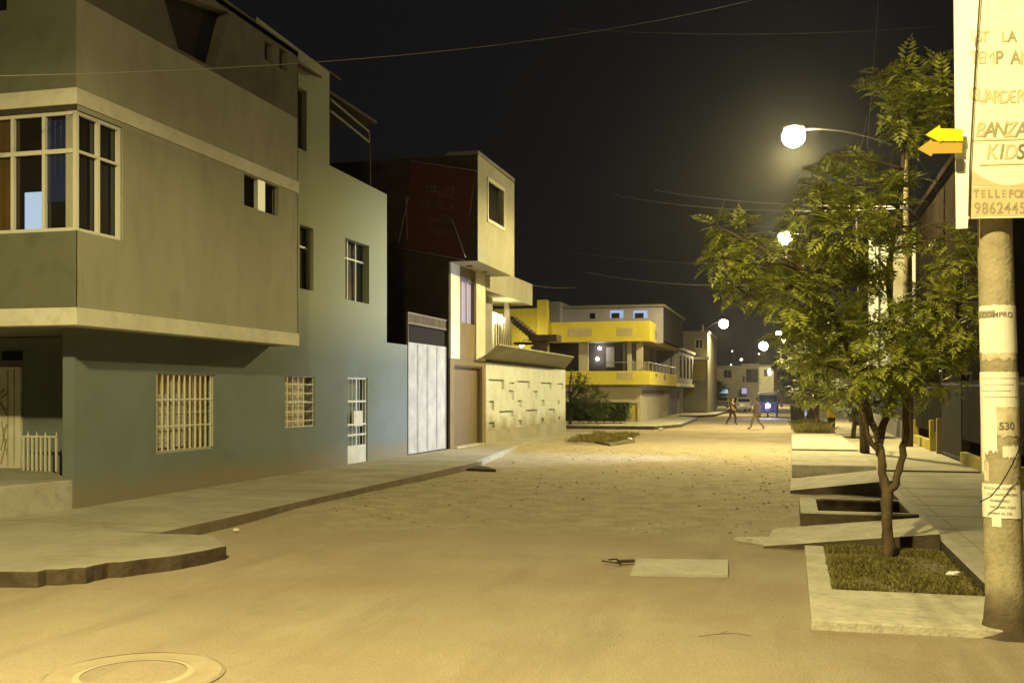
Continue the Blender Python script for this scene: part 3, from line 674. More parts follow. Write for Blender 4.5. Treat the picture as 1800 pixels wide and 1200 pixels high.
q = MB(); q.box(WX - .9, WX - .88, rm[0], rm[1], z0_ - .95, z0_ - .5); q.build('lit_ceiling', 'room_warm', bh)
q = MB()
for i in range(8):
    y = rm[0] + (rm[1] - rm[0]) * i / 7; q.tube([(WX - .5, y, WZ + .2), (WX - .5, y, z0_ - .75)], .028, 6)
q.build('balcony_bars', 'frame_dark', bh)
# balcony bulb
bp_ = OX(884, 562, WX - .35)
t = thing('balcony_lamp', 'bright globe bulb on the balcony of the beige house', 'lamp', tuple(bp_))
q = MB().ball(bp_, .09); q.build('globe', 'small_bulb', t, smooth=True); q = MB().tube([bp_ + Vector((0, 0, .08)), bp_ + Vector((0, 0, .22)), bp_ + Vector((-.22, 0, .26))], .02, 6); q.build('bracket', 'frame_dark', t)
light('balcony_light', bp_ + Vector((.0, .3, -.1)), 110, r=.1, parent=t)

# ---------------------------------------------------------------- white perimeter wall with niches
PY0, PY1 = BYE + .06, OX(994, 700, WX).y
pw = thing('perimeter_wall', 'white plastered yard wall with rectangular niches and a flared concrete eave', 'wall', (WX, (PY0 + PY1) / 2, 0))
niches = []
for (a, b, c, d) in ((120, 290, 420, 530), (440, 578, 438, 525), (700, 820, 455, 528), (885, 950, 465, 528), (345, 402, 540, 650), (620, 665, 548, 640), (120, 180, 658, 765), (440, 490, 650, 730), (705, 740, 650, 720), (885, 910, 650, 700),
                     (240, 395, 768, 838), (535, 660, 755, 818), (785, 855, 745, 798), (125, 185, 895, 955), (445, 490, 870, 925), (705, 735, 848, 893), (890, 915, 832, 868), (350, 405, 455, 470)):
    r = rx(840 + a / 6.318, 600 + c / 6.318, 840 + b / 6.318, 600 + d / 6.318, WX); niches.append((r[0], r[1], r[2], max(r[3], r[2] + .05)))
wall('wall', 'X', WX, [(PY0, 0), (PY1, 0), (PY1, WZ), (PY0, WZ)], [rect(r) for r in niches], .09, 'white_wall', pw)
q = MB(); q.box(WX - .2, WX - .09, PY0, PY1, 0, WZ); q.box(WX - .0899, WX - .001, PY1 - .004, PY1 + .001, 0, WZ); q.build('backing', 'white_wall', pw)
q = MB(); q.box(WX + .001, WX + .03, PY0, PY1 + .02, 0, .55); q.build('plinth', 'sidewalk', pw)
EX = WX + .95; ez = OX(880, 607, EX).z; ye0 = OX(880, 607, EX).y - .2; ye1 = OX(1009, 632, EX).y
q = MB(); v = [(WX - .3, PY0, WZ), (WX - .3, PY1 + 1, WZ), (EX, ye1, ez), (EX, ye0, ez)]
q.add(v + [(p[0], p[1], p[2] + .05) for p in v], [(3, 2, 1, 0), (4, 5, 6, 7), (0, 1, 5, 4), (1, 2, 6, 5), (2, 3, 7, 6), (3, 0, 4, 7)]); q.build('eave', 'plaster', pw)
q = MB(); q.box(-22, WX - .3, PY1 - .2, PY1, 0, WZ); q.build('return_wall', 'white_wall', pw)

# ---------------------------------------------------------------- yellow building
YY = 66.0; yb_ = thing('yellow_building', 'yellow three storey corner building with wrap around parapets and set back top floor', 'building', (-14, 72, 0))
xc = OY(1143, 660, YY).x; XS = xc; xg = OY(1126, 700, YY + 1).x
YB1 = OX(1190, 660, XS).y
def zz(py, px=1060): return OY(px, py, YY).z
z_a, z_b, z_c, z_d = zz(676), zz(652), zz(600), zz(565)
XL = OY(960, 600, YY).x
q = MB(); q.box(-26, XS, YY, YY + .25, z_a, z_b); q.box(XS - .25, XS, YY + .2501, YB1, z_a, z_b); q.build('parapet', 'yellow', yb_, bevel=.02)
q = MB(); q.box(XL, XS, YY, YY + .25, z_c, z_d); q.box(XS - .25, XS, YY + .2501, YB1, z_c, z_d); q.box(XL - .02, XS + .03, YY - .05, YY, z_c - .02, z_c + .12); q.build('parapet', 'yellow', yb_, bevel=.02)
q = MB(); q.box(-26, XS - .26, YY + .26, YB1 + 1, z_a + .03, z_a + .2); q.box(XL, XS - .26, YY + .26, YB1, z_c + .03, z_c + .2); q.build('floor_slab', 'taupe', yb_)
for (a, b, c, d) in ((999, 1040, 577, 591), (1085, 1112, 577, 590), (1085, 1112, 655, 666)):
    r = ry(a, c, b, d, YY - .02); q = MB(); q.box(r[0], r[1], YY - .02, YY - .003, r[2], r[3]); q.build('panel', 'yellow_panel', yb_)
for (a, b, c, d) in ((1152, 1155, 580, 596), (1166, 1170, 588, 600), (1152, 1155, 656, 662), (1167, 1170, 658, 668)):
    r = rx(a, c, b, d, XS); q = MB(); q.box(XS + .003, XS + .015, r[0], r[1], r[2], r[3]); q.build('panel', 'beige_brown', yb_)
# ground floor
XG = OY(1126, 700, YY + .6).x
gd = ry(1062, 708, 1122, 744, YY + .6)
wall('wall', 'Y', YY + .6, [(-26, 0), (XG, 0), (XG, z_a + .02), (-26, z_a + .02)], [rect((gd[0], gd[1], .17, gd[3]))], .1, 'taupe', yb_)
pane('garage_door', 'Y', YY + .69, (gd[0], gd[1], .17, gd[3]), 'mustard', yb_)
q = MB(); q.box(XG - .2, XG, YY + .6001, YB1 + .5, 0, z_a + .02); q.build('wall', 'taupe', yb_)
q = MB(); r = rx(1130, 680, 1176, 690, XG + .02); q.box(XG + .002, XG + .05, YY + 1.5, YB1 - 3, z_a - .7, z_a - .35); q.build('stained_sign_strip', 'beige_brown', yb_)
# second floor: pillars, recessed rooms, window strip
YR = YY + 2.2
q = MB(); q.box(-26, XS - 1.9, YR, YR + .1, z_b - .9, z_c + .1); q.build('recessed_wall', 'dark_wall', yb_)
for (a, b) in ((1018, 1034), (1103, 1110), (1119, 1130)):
    r = ry(a, 600, b, 652, YY + .8); q = MB(); q.box(r[0], r[1], YY + .7, YY + 1.0, z_b - .9, z_c + .04); q.build('pillar', 'taupe', yb_)
r = ry(1066, 610, 1080, 645, YR); q = MB(); q.box(r[0], r[1], YR - .05, YR - .003, r[2], r[3]); q.build('curtain', 'taupe', yb_)
q = MB(); q.box(XS - 1.9, XS - 1.7, YY + 1, YB1, z_b - .9, z_c + .1); q.build('wall', 'grey_wall', yb_)
for (a, b) in ((1132, 1140), (1146, 1152)): 
    r = rx(a, 610, b, 650, XS - 1.69); q = MB(); q.box(XS - 1.695, XS - 1.6, r[0], r[1], z_b, z_c); q.build('pillar', 'taupe', yb_)
q = MB(); q.tube([(XL + 3.6, YY + .1, z_b + .55), (XS - .12, YY + .1, z_b + .55), (XS - .12, YB1, z_b + .55)], .03, 6); 
for k in range(9): y = YY + .1 + (YB1 - YY) * k / 8; q.tube([(XS - .12, y, z_b - .05), (XS - .12, y, z_b + .55)], .02, 6)
q.tube([(XS - .1, YB1 - .1, z_b), (XS - .1, YB1 - .1, z_c)], .05, 6)
q.build('handrail', 'steel', yb_)
for px, py in ((1054, 612), (1050, 631)):
    c = OY(px, py, YR - .35); q = MB().ball(c, .10); q.build('ceiling_light', 'led', yb_)
# top floor set back
YP = YY + 3.0; zr = OY(1100, 540, YP).z
px0 = OY(985, 545, YP).x; px1 = OY(1166, 545, YP).x
wn = [ry(1072, 545, 1096, 559, YP), ry(1113, 545, 1139, 559, YP), ry(1036, 550, 1046, 560, YP)]
wall('wall', 'Y', YP, [(px0, z_c), (px1, z_c), (px1, zr), (px0, zr)], [rect(r) for r in wn], .15, 'lavender', yb_)
for i, r in enumerate(wn):
    pane('window', 'Y', YP + .1, r, 'blue_glow' if i < 2 else 'dark_glass', yb_)
    if i < 2: q = MB(); q.box(r[0] + .1, r[0] + (r[1] - r[0]) * .7, YP + .04, YP + .09, r[2], r[2] + (r[3] - r[2]) * .65); q.build('cabinet', 'black', yb_)
q = MB(); q.box(px0, px1 + .1, YP - .15, YB1 + 1, zr, zr + .14); q.build('roof', 'grey_wall', yb_)
q = MB(); q.box(px0, px1 - .01, YP + .16, YB1, z_c + .2, zr - .01); q.build('core', 'void', yb_)
XP = XS - .05; r = rx(1166, 541, 1190, 600, XP)
h1 = rx(1176, 553, 1180, 585, XP); h2 = rx(1184, 560, 1188, 590, XP)
yw0 = OX(1166, 560, XP).y; yw1 = OX(1190, 560, XP).y
wall('wall', 'X', XP, [(yw0, z_d), (yw1, z_d), (yw1, zr + .1), (yw0, zr + .1)], [rect(h1), rect(h2)], .15, 'yellow', yb_)
for h in (h1, h2): pane('window', 'X', XP - .12, h, 'dark_glass', yb_)
q = MB(); q.box(px1, XP - .01, yw0 - .1, yw0, z_d - .2, zr + .1); q.build('wall', 'dark_wall', yb_)
# left part: yellow stair tower
tw = ry(905, 540, 962, 620, YY + 1); q = MB(); q.box(-26, OY(962, 560, YY).x, YY + .3, YY + .6, z_a, OY(940, 541, YY).z); q.box(OY(946, 530, YY).x, OY(963, 530, YY).x, YY - .3, YY + .29, z_c - .8, OY(940, 528, YY).z)
q.build('stair_tower', 'yellow', yb_)
q = MB(); a = ry(963, 530, 984, 562, YY + 2); q.box(a[0], a[1], YY + 2, YY + 5, z_d - .3, a[3]); q.build('tank_room', 'lavender', yb_)
# dark concrete stair in front of the tower
SY = 58.5; t = thing('concrete_stair', 'dark zigzag concrete stair in front of the yellow tower', 'stair', tuple(OY(952, 640, SY)))
q = MB()
def stp(x0, y0, x1, y1, n, th=5):
    a = OY(x0, y0, SY); b = OY(x1, y1, SY)
    for i in range(n):
        f = i / n; g_ = (i + 1) / n; xa = a.x + (b.x - a.x) * f; xb = a.x + (b.x - a.x) * g_; z = a.z + (b.z - a.z) * f
        q.box(min(xa, xb), max(xa, xb) + .02, SY, SY + 1.1, z - .38, z)
stp(897, 556, 938, 590, 8); q.build('upper_flight', 'stair_dark', t)
q = MB(); stp(915, 626, 946, 596, 7); q.build('lower_flight', 'stair_dark', t)
a = ry(930, 588, 978, 599, SY - .1); q = MB(); q.box(a[0], a[1], SY - .1, SY + 1.3, a[2], a[3]); a = ry(903, 601, 930, 605, SY); q.box(a[0], a[1] + .3, SY, SY + 1.1, a[2], a[3]); q.build('landing', 'stair_dark', t)
a = ry(946, 598, 961, 700, SY + .2); q = MB(); q.box(a[0], a[1], SY + .25, SY + .7, 0, OY(950, 599, SY).z); q.build('column', 'stair_dark', t)

wl = OY(917, 606, YY - 1.6)
t = thing('wall_lamp', 'bright yard lamp glowing at the foot of the yellow stair tower', 'lamp', tuple(wl))
q = MB().ball(wl, .14); q.build('globe', 'small_bulb', t, smooth=True); q = MB().tube([wl + Vector((0, 0, .12)), wl + Vector((0, .6, .35)), wl + Vector((0, 1.9, .35))], .03, 6); q.build('bracket', 'frame_dark', t)
light('yard_light', wl + Vector((0, 0, .02)), 420, r=.15, parent=t)
# ---------------------------------------------------------------- further houses, left row
def far_house(name, label, cat, X, y0, y1, h, wallm, wins, front=None, depth=9, over=None, roofm='grey_wall'):
    t = thing(name, label, cat, (X - depth / 2, (y0 + y1) / 2, 0))
    wall('wall', 'X', X, [(y0, 0), (y1, 0), (y1, h), (y0, h)], [rect(w) for w in wins], .15, wallm, t)
    for w in wins: window(w, 'X', X, .13, [.5], [], parent=t, outer=True, w=.06)
    fr = front or []
    wall('wall', 'Y', y0, [(X - depth, 0), (X, 0), (X, h), (X - depth, h)], [rect(w) for w in fr], .15, wallm, t)
    for w in fr: window(w, 'Y', y0, .13, [.5], [], parent=t, outer=True, w=.06)
    q = MB(); q.box(X - depth, X + .12, y0 - .12, y1, h, h + .18); q.build('roof', roofm, t)
    q = MB(); q.box(X - depth, X - .2, y0 + .2, y1, 0, h - .02); q.build('core', 'void', t)
    return t
LX = -9.4
ly0 = YB1 + 1.1
t = far_house('lavender_house', 'lavender grey two storey house with a jutting upper floor next to the yellow building', 'house', LX, ly0, ly0 + 13, 2.7, 'lavender', [(ly0 + 8, ly0 + 9.2, .2, 2.2)])
q = MB(); zl0, zl1 = 2.75, 5.4; q.box(LX - 6, LX + .9, ly0, ly0 + 13, zl0, zl1); q.build('upper_floor', 'lavender', t)
for k in range(4): q = MB(); q.box(LX + .903, LX + .96, ly0 + 1 + k * 3, ly0 + 2.1 + k * 3, zl0 + .5, zl1 - .4); q.build('window', 'dark_glass', t)
q = MB(); q.box(LX - 6, LX + 1.05, ly0 - .1, ly0 + 13.1, zl1, zl1 + .2); q.box(LX + .2, LX + 1.05, ly0 - .1, ly0 + 13.1, zl0 - .25, zl0 - .003); q.build('cornice', 'white_band', t)
far_house('tall_house', 'tall dim grey house rising behind the lavender house', 'house', LX - .9, ly0 + 2, ly0 + 12, 9.0, 'grey_wall', [(ly0 + 4, ly0 + 5, 6.3, 8), (ly0 + 8, ly0 + 9, 6.3, 8)], [(LX - 3.2, LX - 2.2, 6.2, 7.8)])
fy = ly0 + 14; fxr = OY(1244, 620, fy).x; fxl = OY(1216, 620, fy).x
t = far_house('grey_house', 'grey house with one square upper window and a pale balcony ledge', 'house', fxr, fy, fy + 12, OY(1230, 585, fy).z, 'grey_wall', [], [ry(1222, 596, 1236, 612, fy)], depth=8)
q = MB(); a = ry(1213, 627, 1247, 632, fy - .4); q.box(a[0], a[1], fy - .9, fy - .003, a[2], a[3]); q.build('ledge', 'white_band', t)
q = MB(); a = ry(1218, 634, 1240, 668, fy - .02); q.box(a[0], a[1], fy - .05, fy - .003, a[2], a[3]); q.build('lit_shutter', 'mustard', t)
far_house('low_house', 'low dark brown house beyond the grey house', 'house', -9.6, fy + 13, fy + 40, 4.2, 'dark_wall', [(fy + 15, fy + 17, 1, 2.4), (fy + 22, fy + 24, 1, 2.4)], [(-12, -10.6, .3, 2.5)])
# end of the street row
EY = 190.0
def er(a, b, c, d): return ry(a, c, b, d, EY)
def endhouse(name, label, px0, px1, ptop, m, wins, lit=None):
    xa = OY(px0, 650, EY).x; xb = OY(px1, 650, EY).x; h = OY(px0, ptop, EY).z
    t = thing(name, label, 'house', ((xa + xb) / 2, EY + 4, 0)); ws = [er(*w) for w in wins]
    wall('wall', 'Y', EY, [(xa, 0), (xb, 0), (xb, h), (xa, h)], [rect(w) for w in ws], .3, m, t)
    for w in ws: window(w, 'Y', EY, .28, [.5], [], parent=t, fr='frame_dark', outer=True, w=.12)
    q = MB(); q.box(xa, xb, EY + .35, EY + 9, 0, h - .05); q.build('core', 'void', t); q = MB(); q.box(xa, xb, EY - .3, EY + 9, h, h + .3); q.build('roof', 'grey_wall', t)
    return t, xa, xb, h
t, xa, xb, h = endhouse('end_house', 'dim two storey house closing the street on the left, above the white car', 1236, 1302, 646, 'grey_wall', [(1272, 1286, 650, 664), (1250, 1260, 690, 706)])
t, xa, xb, h = endhouse('end_house', 'dim brown house closing the street in the middle with a wide dark opening', 1302.2, 1334, 642, 'grey_wall', [(1311, 1333, 648, 672), (1305, 1309, 660, 672)])
t, xa, xb, h = endhouse('end_house', 'white fronted house with an arched lit window at the street end', 1334.2, 1360, 644, 'white_band', [(1343, 1349, 649, 661)])
q = MB(); c = OY(1353, 653, EY); q.ball((c.x, EY - .1, c.z), (.35, .06, .7)); q.build('lit_arch', 'arch_glow', t)
t, xa, xb, h = endhouse('end_house', 'dark house at the street end behind the right hand trees', 1360.2, 1440, 650, 'dark_wall', [(1375, 1390, 660, 672)])
for a, b, c, d, m_, nm in ((1266, 1280, 683, 691, 'sign_lit_cyan', 'cyan glowing shop sign at the street end above the parked cars'), (1304, 1313, 682, 692, 'sign_lit_violet', 'violet glowing shop sign at the street end behind the tricycle taxi')):
    r = er(a, b, c, d); t = thing('shop_sign', nm, 'sign', (r[0], EY - .8, r[2])); q = MB(); q.box(r[0], r[1], EY - .8, EY - .6, r[2], r[3]); q.build('lit_face', m_, t)
    q = MB(); q.box(r[0] - .08, r[1] + .08, EY - .59, EY - .31, r[2] - .08, r[3] + .08); q.build('box', 'frame_dark', t)
# the hillside with a few lamps behind
mb = MB(); n = 40
v = []
for i in range(n + 1):
    x = -260 + 520 * i / n; h = 14 + 16 * noise.noise((i * .23, 0, 4)) + 6 * noise.noise((i * .8, 2, 4)); v += [(x, 420, -1), (x, 520, max(4, h)), (x, 760, -1)]
mb.add(v, [(3 * i, 3 * i + 3, 3 * i + 4, 3 * i + 1) for i in range(n)] + [(3 * i + 1, 3 * i + 4, 3 * i + 5, 3 * i + 2) for i in range(n)])
tag(mb.build('hills', 'dark_wall', smooth=True), kind='structure')

# ---------------------------------------------------------------- right side: fence, dark houses
FX = 4.3
ft = thing('front_fence', 'black vertical bar fence on a low mustard wall along the right pavement', 'fence', (FX, 34, .19))
def fpost(px, y0px, y1px, m_, w=.16, par=ft):
    p = OX(px, 760, FX); z0 = .15; z1 = OX(px, y0px, FX).z
    q = MB(); q.box(FX - w / 2, FX + w / 2, p.y - w / 2, p.y + w / 2, z0, z1); return q.build('post', m_, par, bevel=.01)
fpost(1641, 738, 810, 'mustard', .24); fpost(1653, 735, 825, 'beige_brown', .22); fpost(1609, 737, 790, 'mustard', .22); fpost(1733, 748, 840, 'mustard', .2)
def fwall(pa, pb, ptop, m_):
    a = OX(pa, 760, FX).y; b = OX(pb, 760, FX).y; z = OX((pa + pb) / 2, ptop, FX).z; q = MB(); q.box(FX - .08, FX + .08, min(a, b) + .13, max(a, b) - .13, .15, z); q.build('low_wall', m_, ft, bevel=.01)
fwall(1605, 1640, 768, 'mustard'); fwall(1692, 1732, 800, 'mustard'); fwall(1733.5, 1800, 812, 'mustard')
y_a = OX(1690, 760, FX).y; y_b = OX(1656, 760, FX).y
q = MB(); k = y_a
while k < y_b: q.box(FX - .015, FX + .015, k, k + .05, .17, 2.3); k += .11
q.box(FX - .02, FX + .02, y_a, y_b, .25, .31); q.box(FX - .02, FX + .02, y_a, y_b, 2.2, 2.26); q.build('gate_leaf', 'fence_black', ft)
for a, b, z0 in ((26.0 - 8, y_a - .2, .9), (y_b + .4, 60, .9)):
    q = MB(); k = a
    while k < b: q.box(FX - .012, FX + .012, k, k + .03, z0 - .1, 2.3); k += .14
    q.box(FX - .015, FX + .015, a, b, 2.15, 2.2); q.build('bars', 'fence_black', ft)
q = MB(); q.box(FX - .08, FX + .08, 42, 60, .15, .9); q.build('low_wall', 'grey_wall', ft)
def right_house(name, label, X, y0, y1, h, m_, holes):
    t = thing(name, label, 'house', (X + 4, (y0 + y1) / 2, 0)); mb = MB()
    wins = holes; P = lambda u, z, d: (X + d, u, z)
    loops = [[(y0, 0), (y0, h), (y1, h), (y1, 0)]] + [rect(w) for w in wins]; flat = [p for l in loops for p in l]
    tris = tessellate_polygon([[Vector((p[0], p[1], 0)) for p in l] for l in loops]); mb.add([P(u, z, 0) for u, z in flat], [tuple(q) for q in tris])
    for w in wins:
        hh = rect(w); mb.add([P(u, z, 0) for u, z in hh] + [P(u, z, .2) for u, z in hh], [(i, (i + 1) % 4, 4 + (i + 1) % 4, 4 + i) for i in range(4)])
    mb.box(X + .001, X + 8, y0 - .1, y0 + .1, 0, h); mb.box(X + .001, X + 8, y1 - .1, y1, 0, h); mb.build('wall', m_, t)
    for w in wins:
        q = MB(); q.box(X + .14, X + .18, w[0], w[1], w[2], w[3]); g_ = q.build('window', 'dark_glass', t)
        q = MB(); ym_ = (w[0] + w[1]) / 2; q.box(X + .08, X + .13, ym_ - .03, ym_ + .03, w[2], w[3]); q.box(X + .08, X + .13, w[0], w[1], w[3] - .06, w[3]); q.box(X + .08, X + .13, w[0], w[1], w[2], w[2] + .06); q.build('frame', 'frame_dark', g_)
    q = MB(); q.box(X - .25, X + 8, y0 - .25, y1 + .1, h, h + .2); q.build('roof', m_, t)
    return t
right_house('dark_house', 'dark unlit house behind the black fence nearest the sign pole', 6.6, 8, 30, 6.2, 'dark_wall', [(12, 14, 1.2, 2.6), (18, 20, 1.2, 2.6), (24, 26, 1.2, 2.6), (25, 27.5, 4, 5.4), (12, 14, 4, 5.4)])
right_house('dark_house', 'tall house behind the nearest tree crown, shade put into its near-black walls', 4.95, 30.3, 46, 9.0, 'shade_toned_wall', [(32, 34, 1.2, 2.6), (38, 40, 1.0, 3.0), (33, 35, 4.2, 5.6), (39, 41, 4.2, 5.6)])
t = right_house('lit_house', 'sodium lit cream house with pale pilasters seen through the nearest tree crown', 4.9, 46.4, 62, 8.6, 'beige', [(48, 50, 4.4, 6.2), (54, 56, 4.4, 6.2), (48, 50, 1.2, 2.6)])
q = MB()
xq = OY(1550, 470, 46.25).x
for px in (1535, 1556, 1604): x = OY(px, 470, 46.2).x; q = MB(); q.box(x - .18, x + .18, 46.0, 46.29, 3.0, 8.4); q.build('pilaster', 'white_wall', t)
q = MB(); q.box(OY(1532, 470, 46.2).x, OY(1606, 470, 46.2).x, 46.3, 46.39, 2.8, 8.5); q.build('front_wall', 'beige', t)
q = MB(); q.box(3.7, OY(1606, 470, 46.2).x, 45.4, 62, 2.6, 2.8); q.build('balcony_slab', 'grey_wall', t)
right_house('row_house', 'dim grey row house further along the right side', 5.0, 62.3, 90, 6.2, 'grey_wall', [(66, 68, 1, 2.4), (74, 76, 1, 2.4), (66, 68, 4, 5.2), (74, 76, 4, 5.2)])
right_house('row_house', 'farthest dim house on the right side beyond the trees', 5.0, 90.3, 150, 5.6, 'dark_wall', [(95, 98, 1, 2.4), (110, 112, 1, 2.4)])

# ---------------------------------------------------------------- street lamps and poles
lamp_power = 7300
def street_lamp(pole, head, label, power, near=True, pr=.15, bulb=.38, group='street lamps down the street', lit=True):
    pole = Vector(pole); head = Vector(head)
    t = thing('street_lamp', label, 'street lamp', (pole.x, pole.y, 0), group)
    zt = head.z - .4
    q = MB().tube([(pole.x, pole.y, 0), (pole.x, pole.y, zt * .5), (pole.x, pole.y, zt + .3)], [pr * 1.25, pr * 1.05, pr * .75], 12); q.build('pole', 'pole_dark', t, smooth=True)
    d = Vector((head.x - pole.x, head.y - pole.y, 0)); dn = d.normalized(); pts = []
    for i in range(7):
        f = i / 6; pts.append((pole.x + d.x * f * .9, pole.y + d.y * f * .9, zt - .3 + (head.z + .22 - zt + .3) * math.sin(f * math.pi / 2)))
    q = MB().tube(pts, .035, 8); q.build('arm', 'frame_dark', t, smooth=True)
    q = MB(); a = Vector(pts[-1]); b = head + dn * .35 + Vector((0, 0, .17)); c = (a + b) / 2
    ang = math.atan2(dn.y, dn.x); L_ = (b - a).length / 2 + .1
    q.ball((0, 0, 0), (.38, .2, .11), 14, 8); q.v = [tuple(Matrix.Rotation(ang, 3, 'Z') @ Vector(v) + c + Vector((0, 0, .12))) for v in q.v]; q.build('luminaire', 'pole_dark', t, smooth=True)
    q = MB(); q.ball(head, (bulb * 1.02, bulb * 1.02, bulb * .98), 16, 10); o = q.build('bulb', 'bulb' if bulb < .39 else 'small_bulb', t, smooth=True)
    if lit: 
        l = light('lamp_light', head + Vector((0, 0, -bulb - .05)), power, kind='SPOT', r=.18, size=168, blend=.22, aim=head + Vector((0, 0, -5)), parent=t)
    return t
def hd(px, py, z=10.7):
    return W(px, py, (z - CH) * F / (690 - py))
h1_ = hd(1395, 240, 10.9); h2_ = hd(1380, 418, 10.7)
street_lamp((3.8, h1_.y - .2, 0), h1_, 'tall street lamp with the largest bright bulb, arm over the road', lamp_power)
street_lamp((3.7, h2_.y, 0), h2_, 'second street lamp, bulb showing through the left of the tree crown', lamp_power)
h3_ = hd(1272, 569, 8.3); street_lamp((h3_.x - 1.9, h3_.y, 0), h3_, 'street lamp on the left side past the yellow building', lamp_power * .45, bulb=.42)
h4_ = hd(1342, 608, 8.4); street_lamp((h4_.x + 2.4, h4_.y, 0), h4_, 'far street lamp low over the end of the road', lamp_power * .9, bulb=.58)
h5_ = hd(1369, 586); street_lamp((h5_.x + 2.4, h5_.y, 0), h5_, 'upper of two small far lamps left of the tree crown', 0, bulb=.39, lit=False)
h6_ = hd(1378, 597); street_lamp((h6_.x + 2.4, h6_.y, 0), h6_, 'lower of two small far lamps left of the tree crown', lamp_power * .6, bulb=.42)
street_lamp((-6.8, -.2, 0), (-3.6, 1.6, 9.6), 'street lamp standing behind the camera at the corner', lamp_power * .98, group='street lamps down the street')
for i, (px, py, zz_, dd, lab) in enumerate(((1287, 617, 0, 300, 'faint upper left hill lamp'), (1303, 632, 0, 300, 'brighter middle hill lamp above the parked car'), (1334, 622, 0, 300, 'hill lamp just right of the far street lamp'), (1285, 641, 0, 300, 'lowest faint hill lamp'))):
    c = W(px, py, dd); t = thing('hill_lamp', lab + ' beyond the street end', 'lamp', (c.x, c.y, 0), 'lamps on the dark hill')
    q = MB().ball(c, .22 + .18 * (i == 1)); q.build('bulb', 'hill_bulb', t); q = MB().tube([(c.x, c.y, -1), (c.x, c.y, c.z - .3)], .1, 6); q.build('pole', 'pole_dark', t)
# plain poles
pb = G(1520, 796, .19)
t = thing('utility_pole', 'dark wooden utility pole standing by the long pale slab', 'pole', (pb.x, pb.y, .19))
q = MB().tube([(pb.x, pb.y, .1), (pb.x - .05, pb.y, 4), (pb.x - .15, pb.y, 7.4)], [.145, .13, .11], 12); q.build('shaft', 'pole_dark', t, smooth=True)
fl = W(1524, 656, pb.y / CA - 1.0); 
t = thing('floodlight', 'small white LED floodlight glowing through the leaves on the dark pole', 'lamp', tuple(fl))
q = MB().box(fl.x - .16, fl.x + .10, fl.y - .05, fl.y + .08, fl.z - .09, fl.z + .1); q.build('housing', 'frame_dark', t, bevel=.01)
q = MB().box(fl.x - .13, fl.x + .07, fl.y - .065, fl.y - .052, fl.z - .07, fl.z + .08); q.build('diode_panel', 'led', t)
q = MB().beam((fl.x, fl.y + .08, fl.z), (pb.x - .04, pb.y - .1, fl.z), .04, .04); q.build('bracket', 'steel', t)
light('floodlight_beam', (fl.x - .15, fl.y - .3, fl.z), 6500, (.58, .74, 1.0), 'SPOT', .08, 56, 1.0, aim=(WX, 30.5, 2.2), parent=t)
pf = OY(1244, 600, 125)
t = thing('utility_pole', 'thin pale pole rising beside the grey house', 'pole', (pf.x, 125, 0)); q = MB().tube([(pf.x, 125, 0), (pf.x, 125, OY(1245, 582, 125).z)], [.2, .12], 8); q.build('shaft', 'concrete', t)

# ---------------------------------------------------------------- foreground pole with sign
pbz = G(1775, 1120); PX_, PY_ = pbz.x, pbz.y + .15
TP = PY_ / (SA * (1775 - 900) / F + CA)
def pole_c(z): return Vector((PX_ - .026 * z, PY_, z))
def pole_r(z): return .155 - .006 * z
sp = thing('sign_pole', 'thick weathered concrete pole covered in torn paper notices at the right edge', 'pole', (PX_, PY_, 0))
q = MB(); zs_ = [0, .05, .12, .3] + [.3 + i * .35 for i in range(1, 26)]
q.tube([pole_c(z) for z in zs_], [(.19 if z < .06 else .172 if z < .2 else pole_r(z)) for z in zs_], 32); q.build('shaft', 'pole_concrete', sp, smooth=True)
q = MB(); random.seed(2)
v = []; n = 26
ring = [(PX_ + (.26 + .07 * random.random()) * math.cos(6.283 * k / n), PY_ + (.24 + .06 * random.random()) * math.sin(6.283 * k / n)) for k in range(n)]
q.add([(x, y, -.02) for x, y in ring] + [(PX_ + .16 * math.cos(6.283 * k / n), PY_ + .16 * math.sin(6.283 * k / n), .07) for k in range(n)], [(k, (k + 1) % n, n + (k + 1) % n, n + k) for k in range(n)]); q.build('collar', 'kerb_dirt', sp, smooth=True)
def pz(py): return CH + (690 - py) / F * (TP - .15)
camdir = math.atan2(-PY_, -PX_)   # direction from pole to camera
def wrap(name, py0, py1, a0, a1, m_, off=.004, jag=0.0, seed=1, par=sp):
    """paper sheet wrapped on the shaft; angles in degrees, negative = left as seen"""
    random.seed(seed); n = 18; q = MB(); v = []
    z1 = pz(py0); z0 = pz(py1)
    for i in range(n + 1):
        a = camdir + math.radians(a0 + (a1 - a0) * i / n)
        for z, s in ((z0 - jag * random.random(), 0), (z1 + jag * random.random() * .7, 1)):
            c = pole_c(z); r = pole_r(z) + off; v.append((c.x + r * math.cos(a), c.y + r * math.sin(a), z))
    q.add(v, [(2 * i, 2 * i + 2, 2 * i + 3, 2 * i + 1) for i in range(n)]); return q.build(name, m_, par)
def wrap_text(txt, py, size, a_mid, m_, par=sp, off=.0065, name='lettering', bold=.0):
    cu = bpy.data.curves.new('t', 'FONT'); cu.body = txt; cu.size = size; cu.align_x = 'CENTER'; cu.offset = bold; o = bpy.data.objects.new('t', cu); COL.objects.link(o)
    me = bpy.data.meshes.new_from_object(o.evaluated_get(bpy.context.evaluated_depsgraph_get())); bpy.data.objects.remove(o)
    zc = pz(py)
    for v in me.vertices:
        z = zc + v.co.y; c = pole_c(z); r = pole_r(z) + off; a = camdir + math.radians(a_mid) + v.co.x / r; v.co = (c.x + r * math.cos(a), c.y + r * math.sin(a), z)
    me.materials.append(M[m_]); return link(me, name, par)
wrap('notice', 536, 618, -75, 88, 'paper', jag=.012, seed=4); wrap('notice', 612, 628, -60, 70, 'paper_torn', off=.003, jag=.03, seed=5)
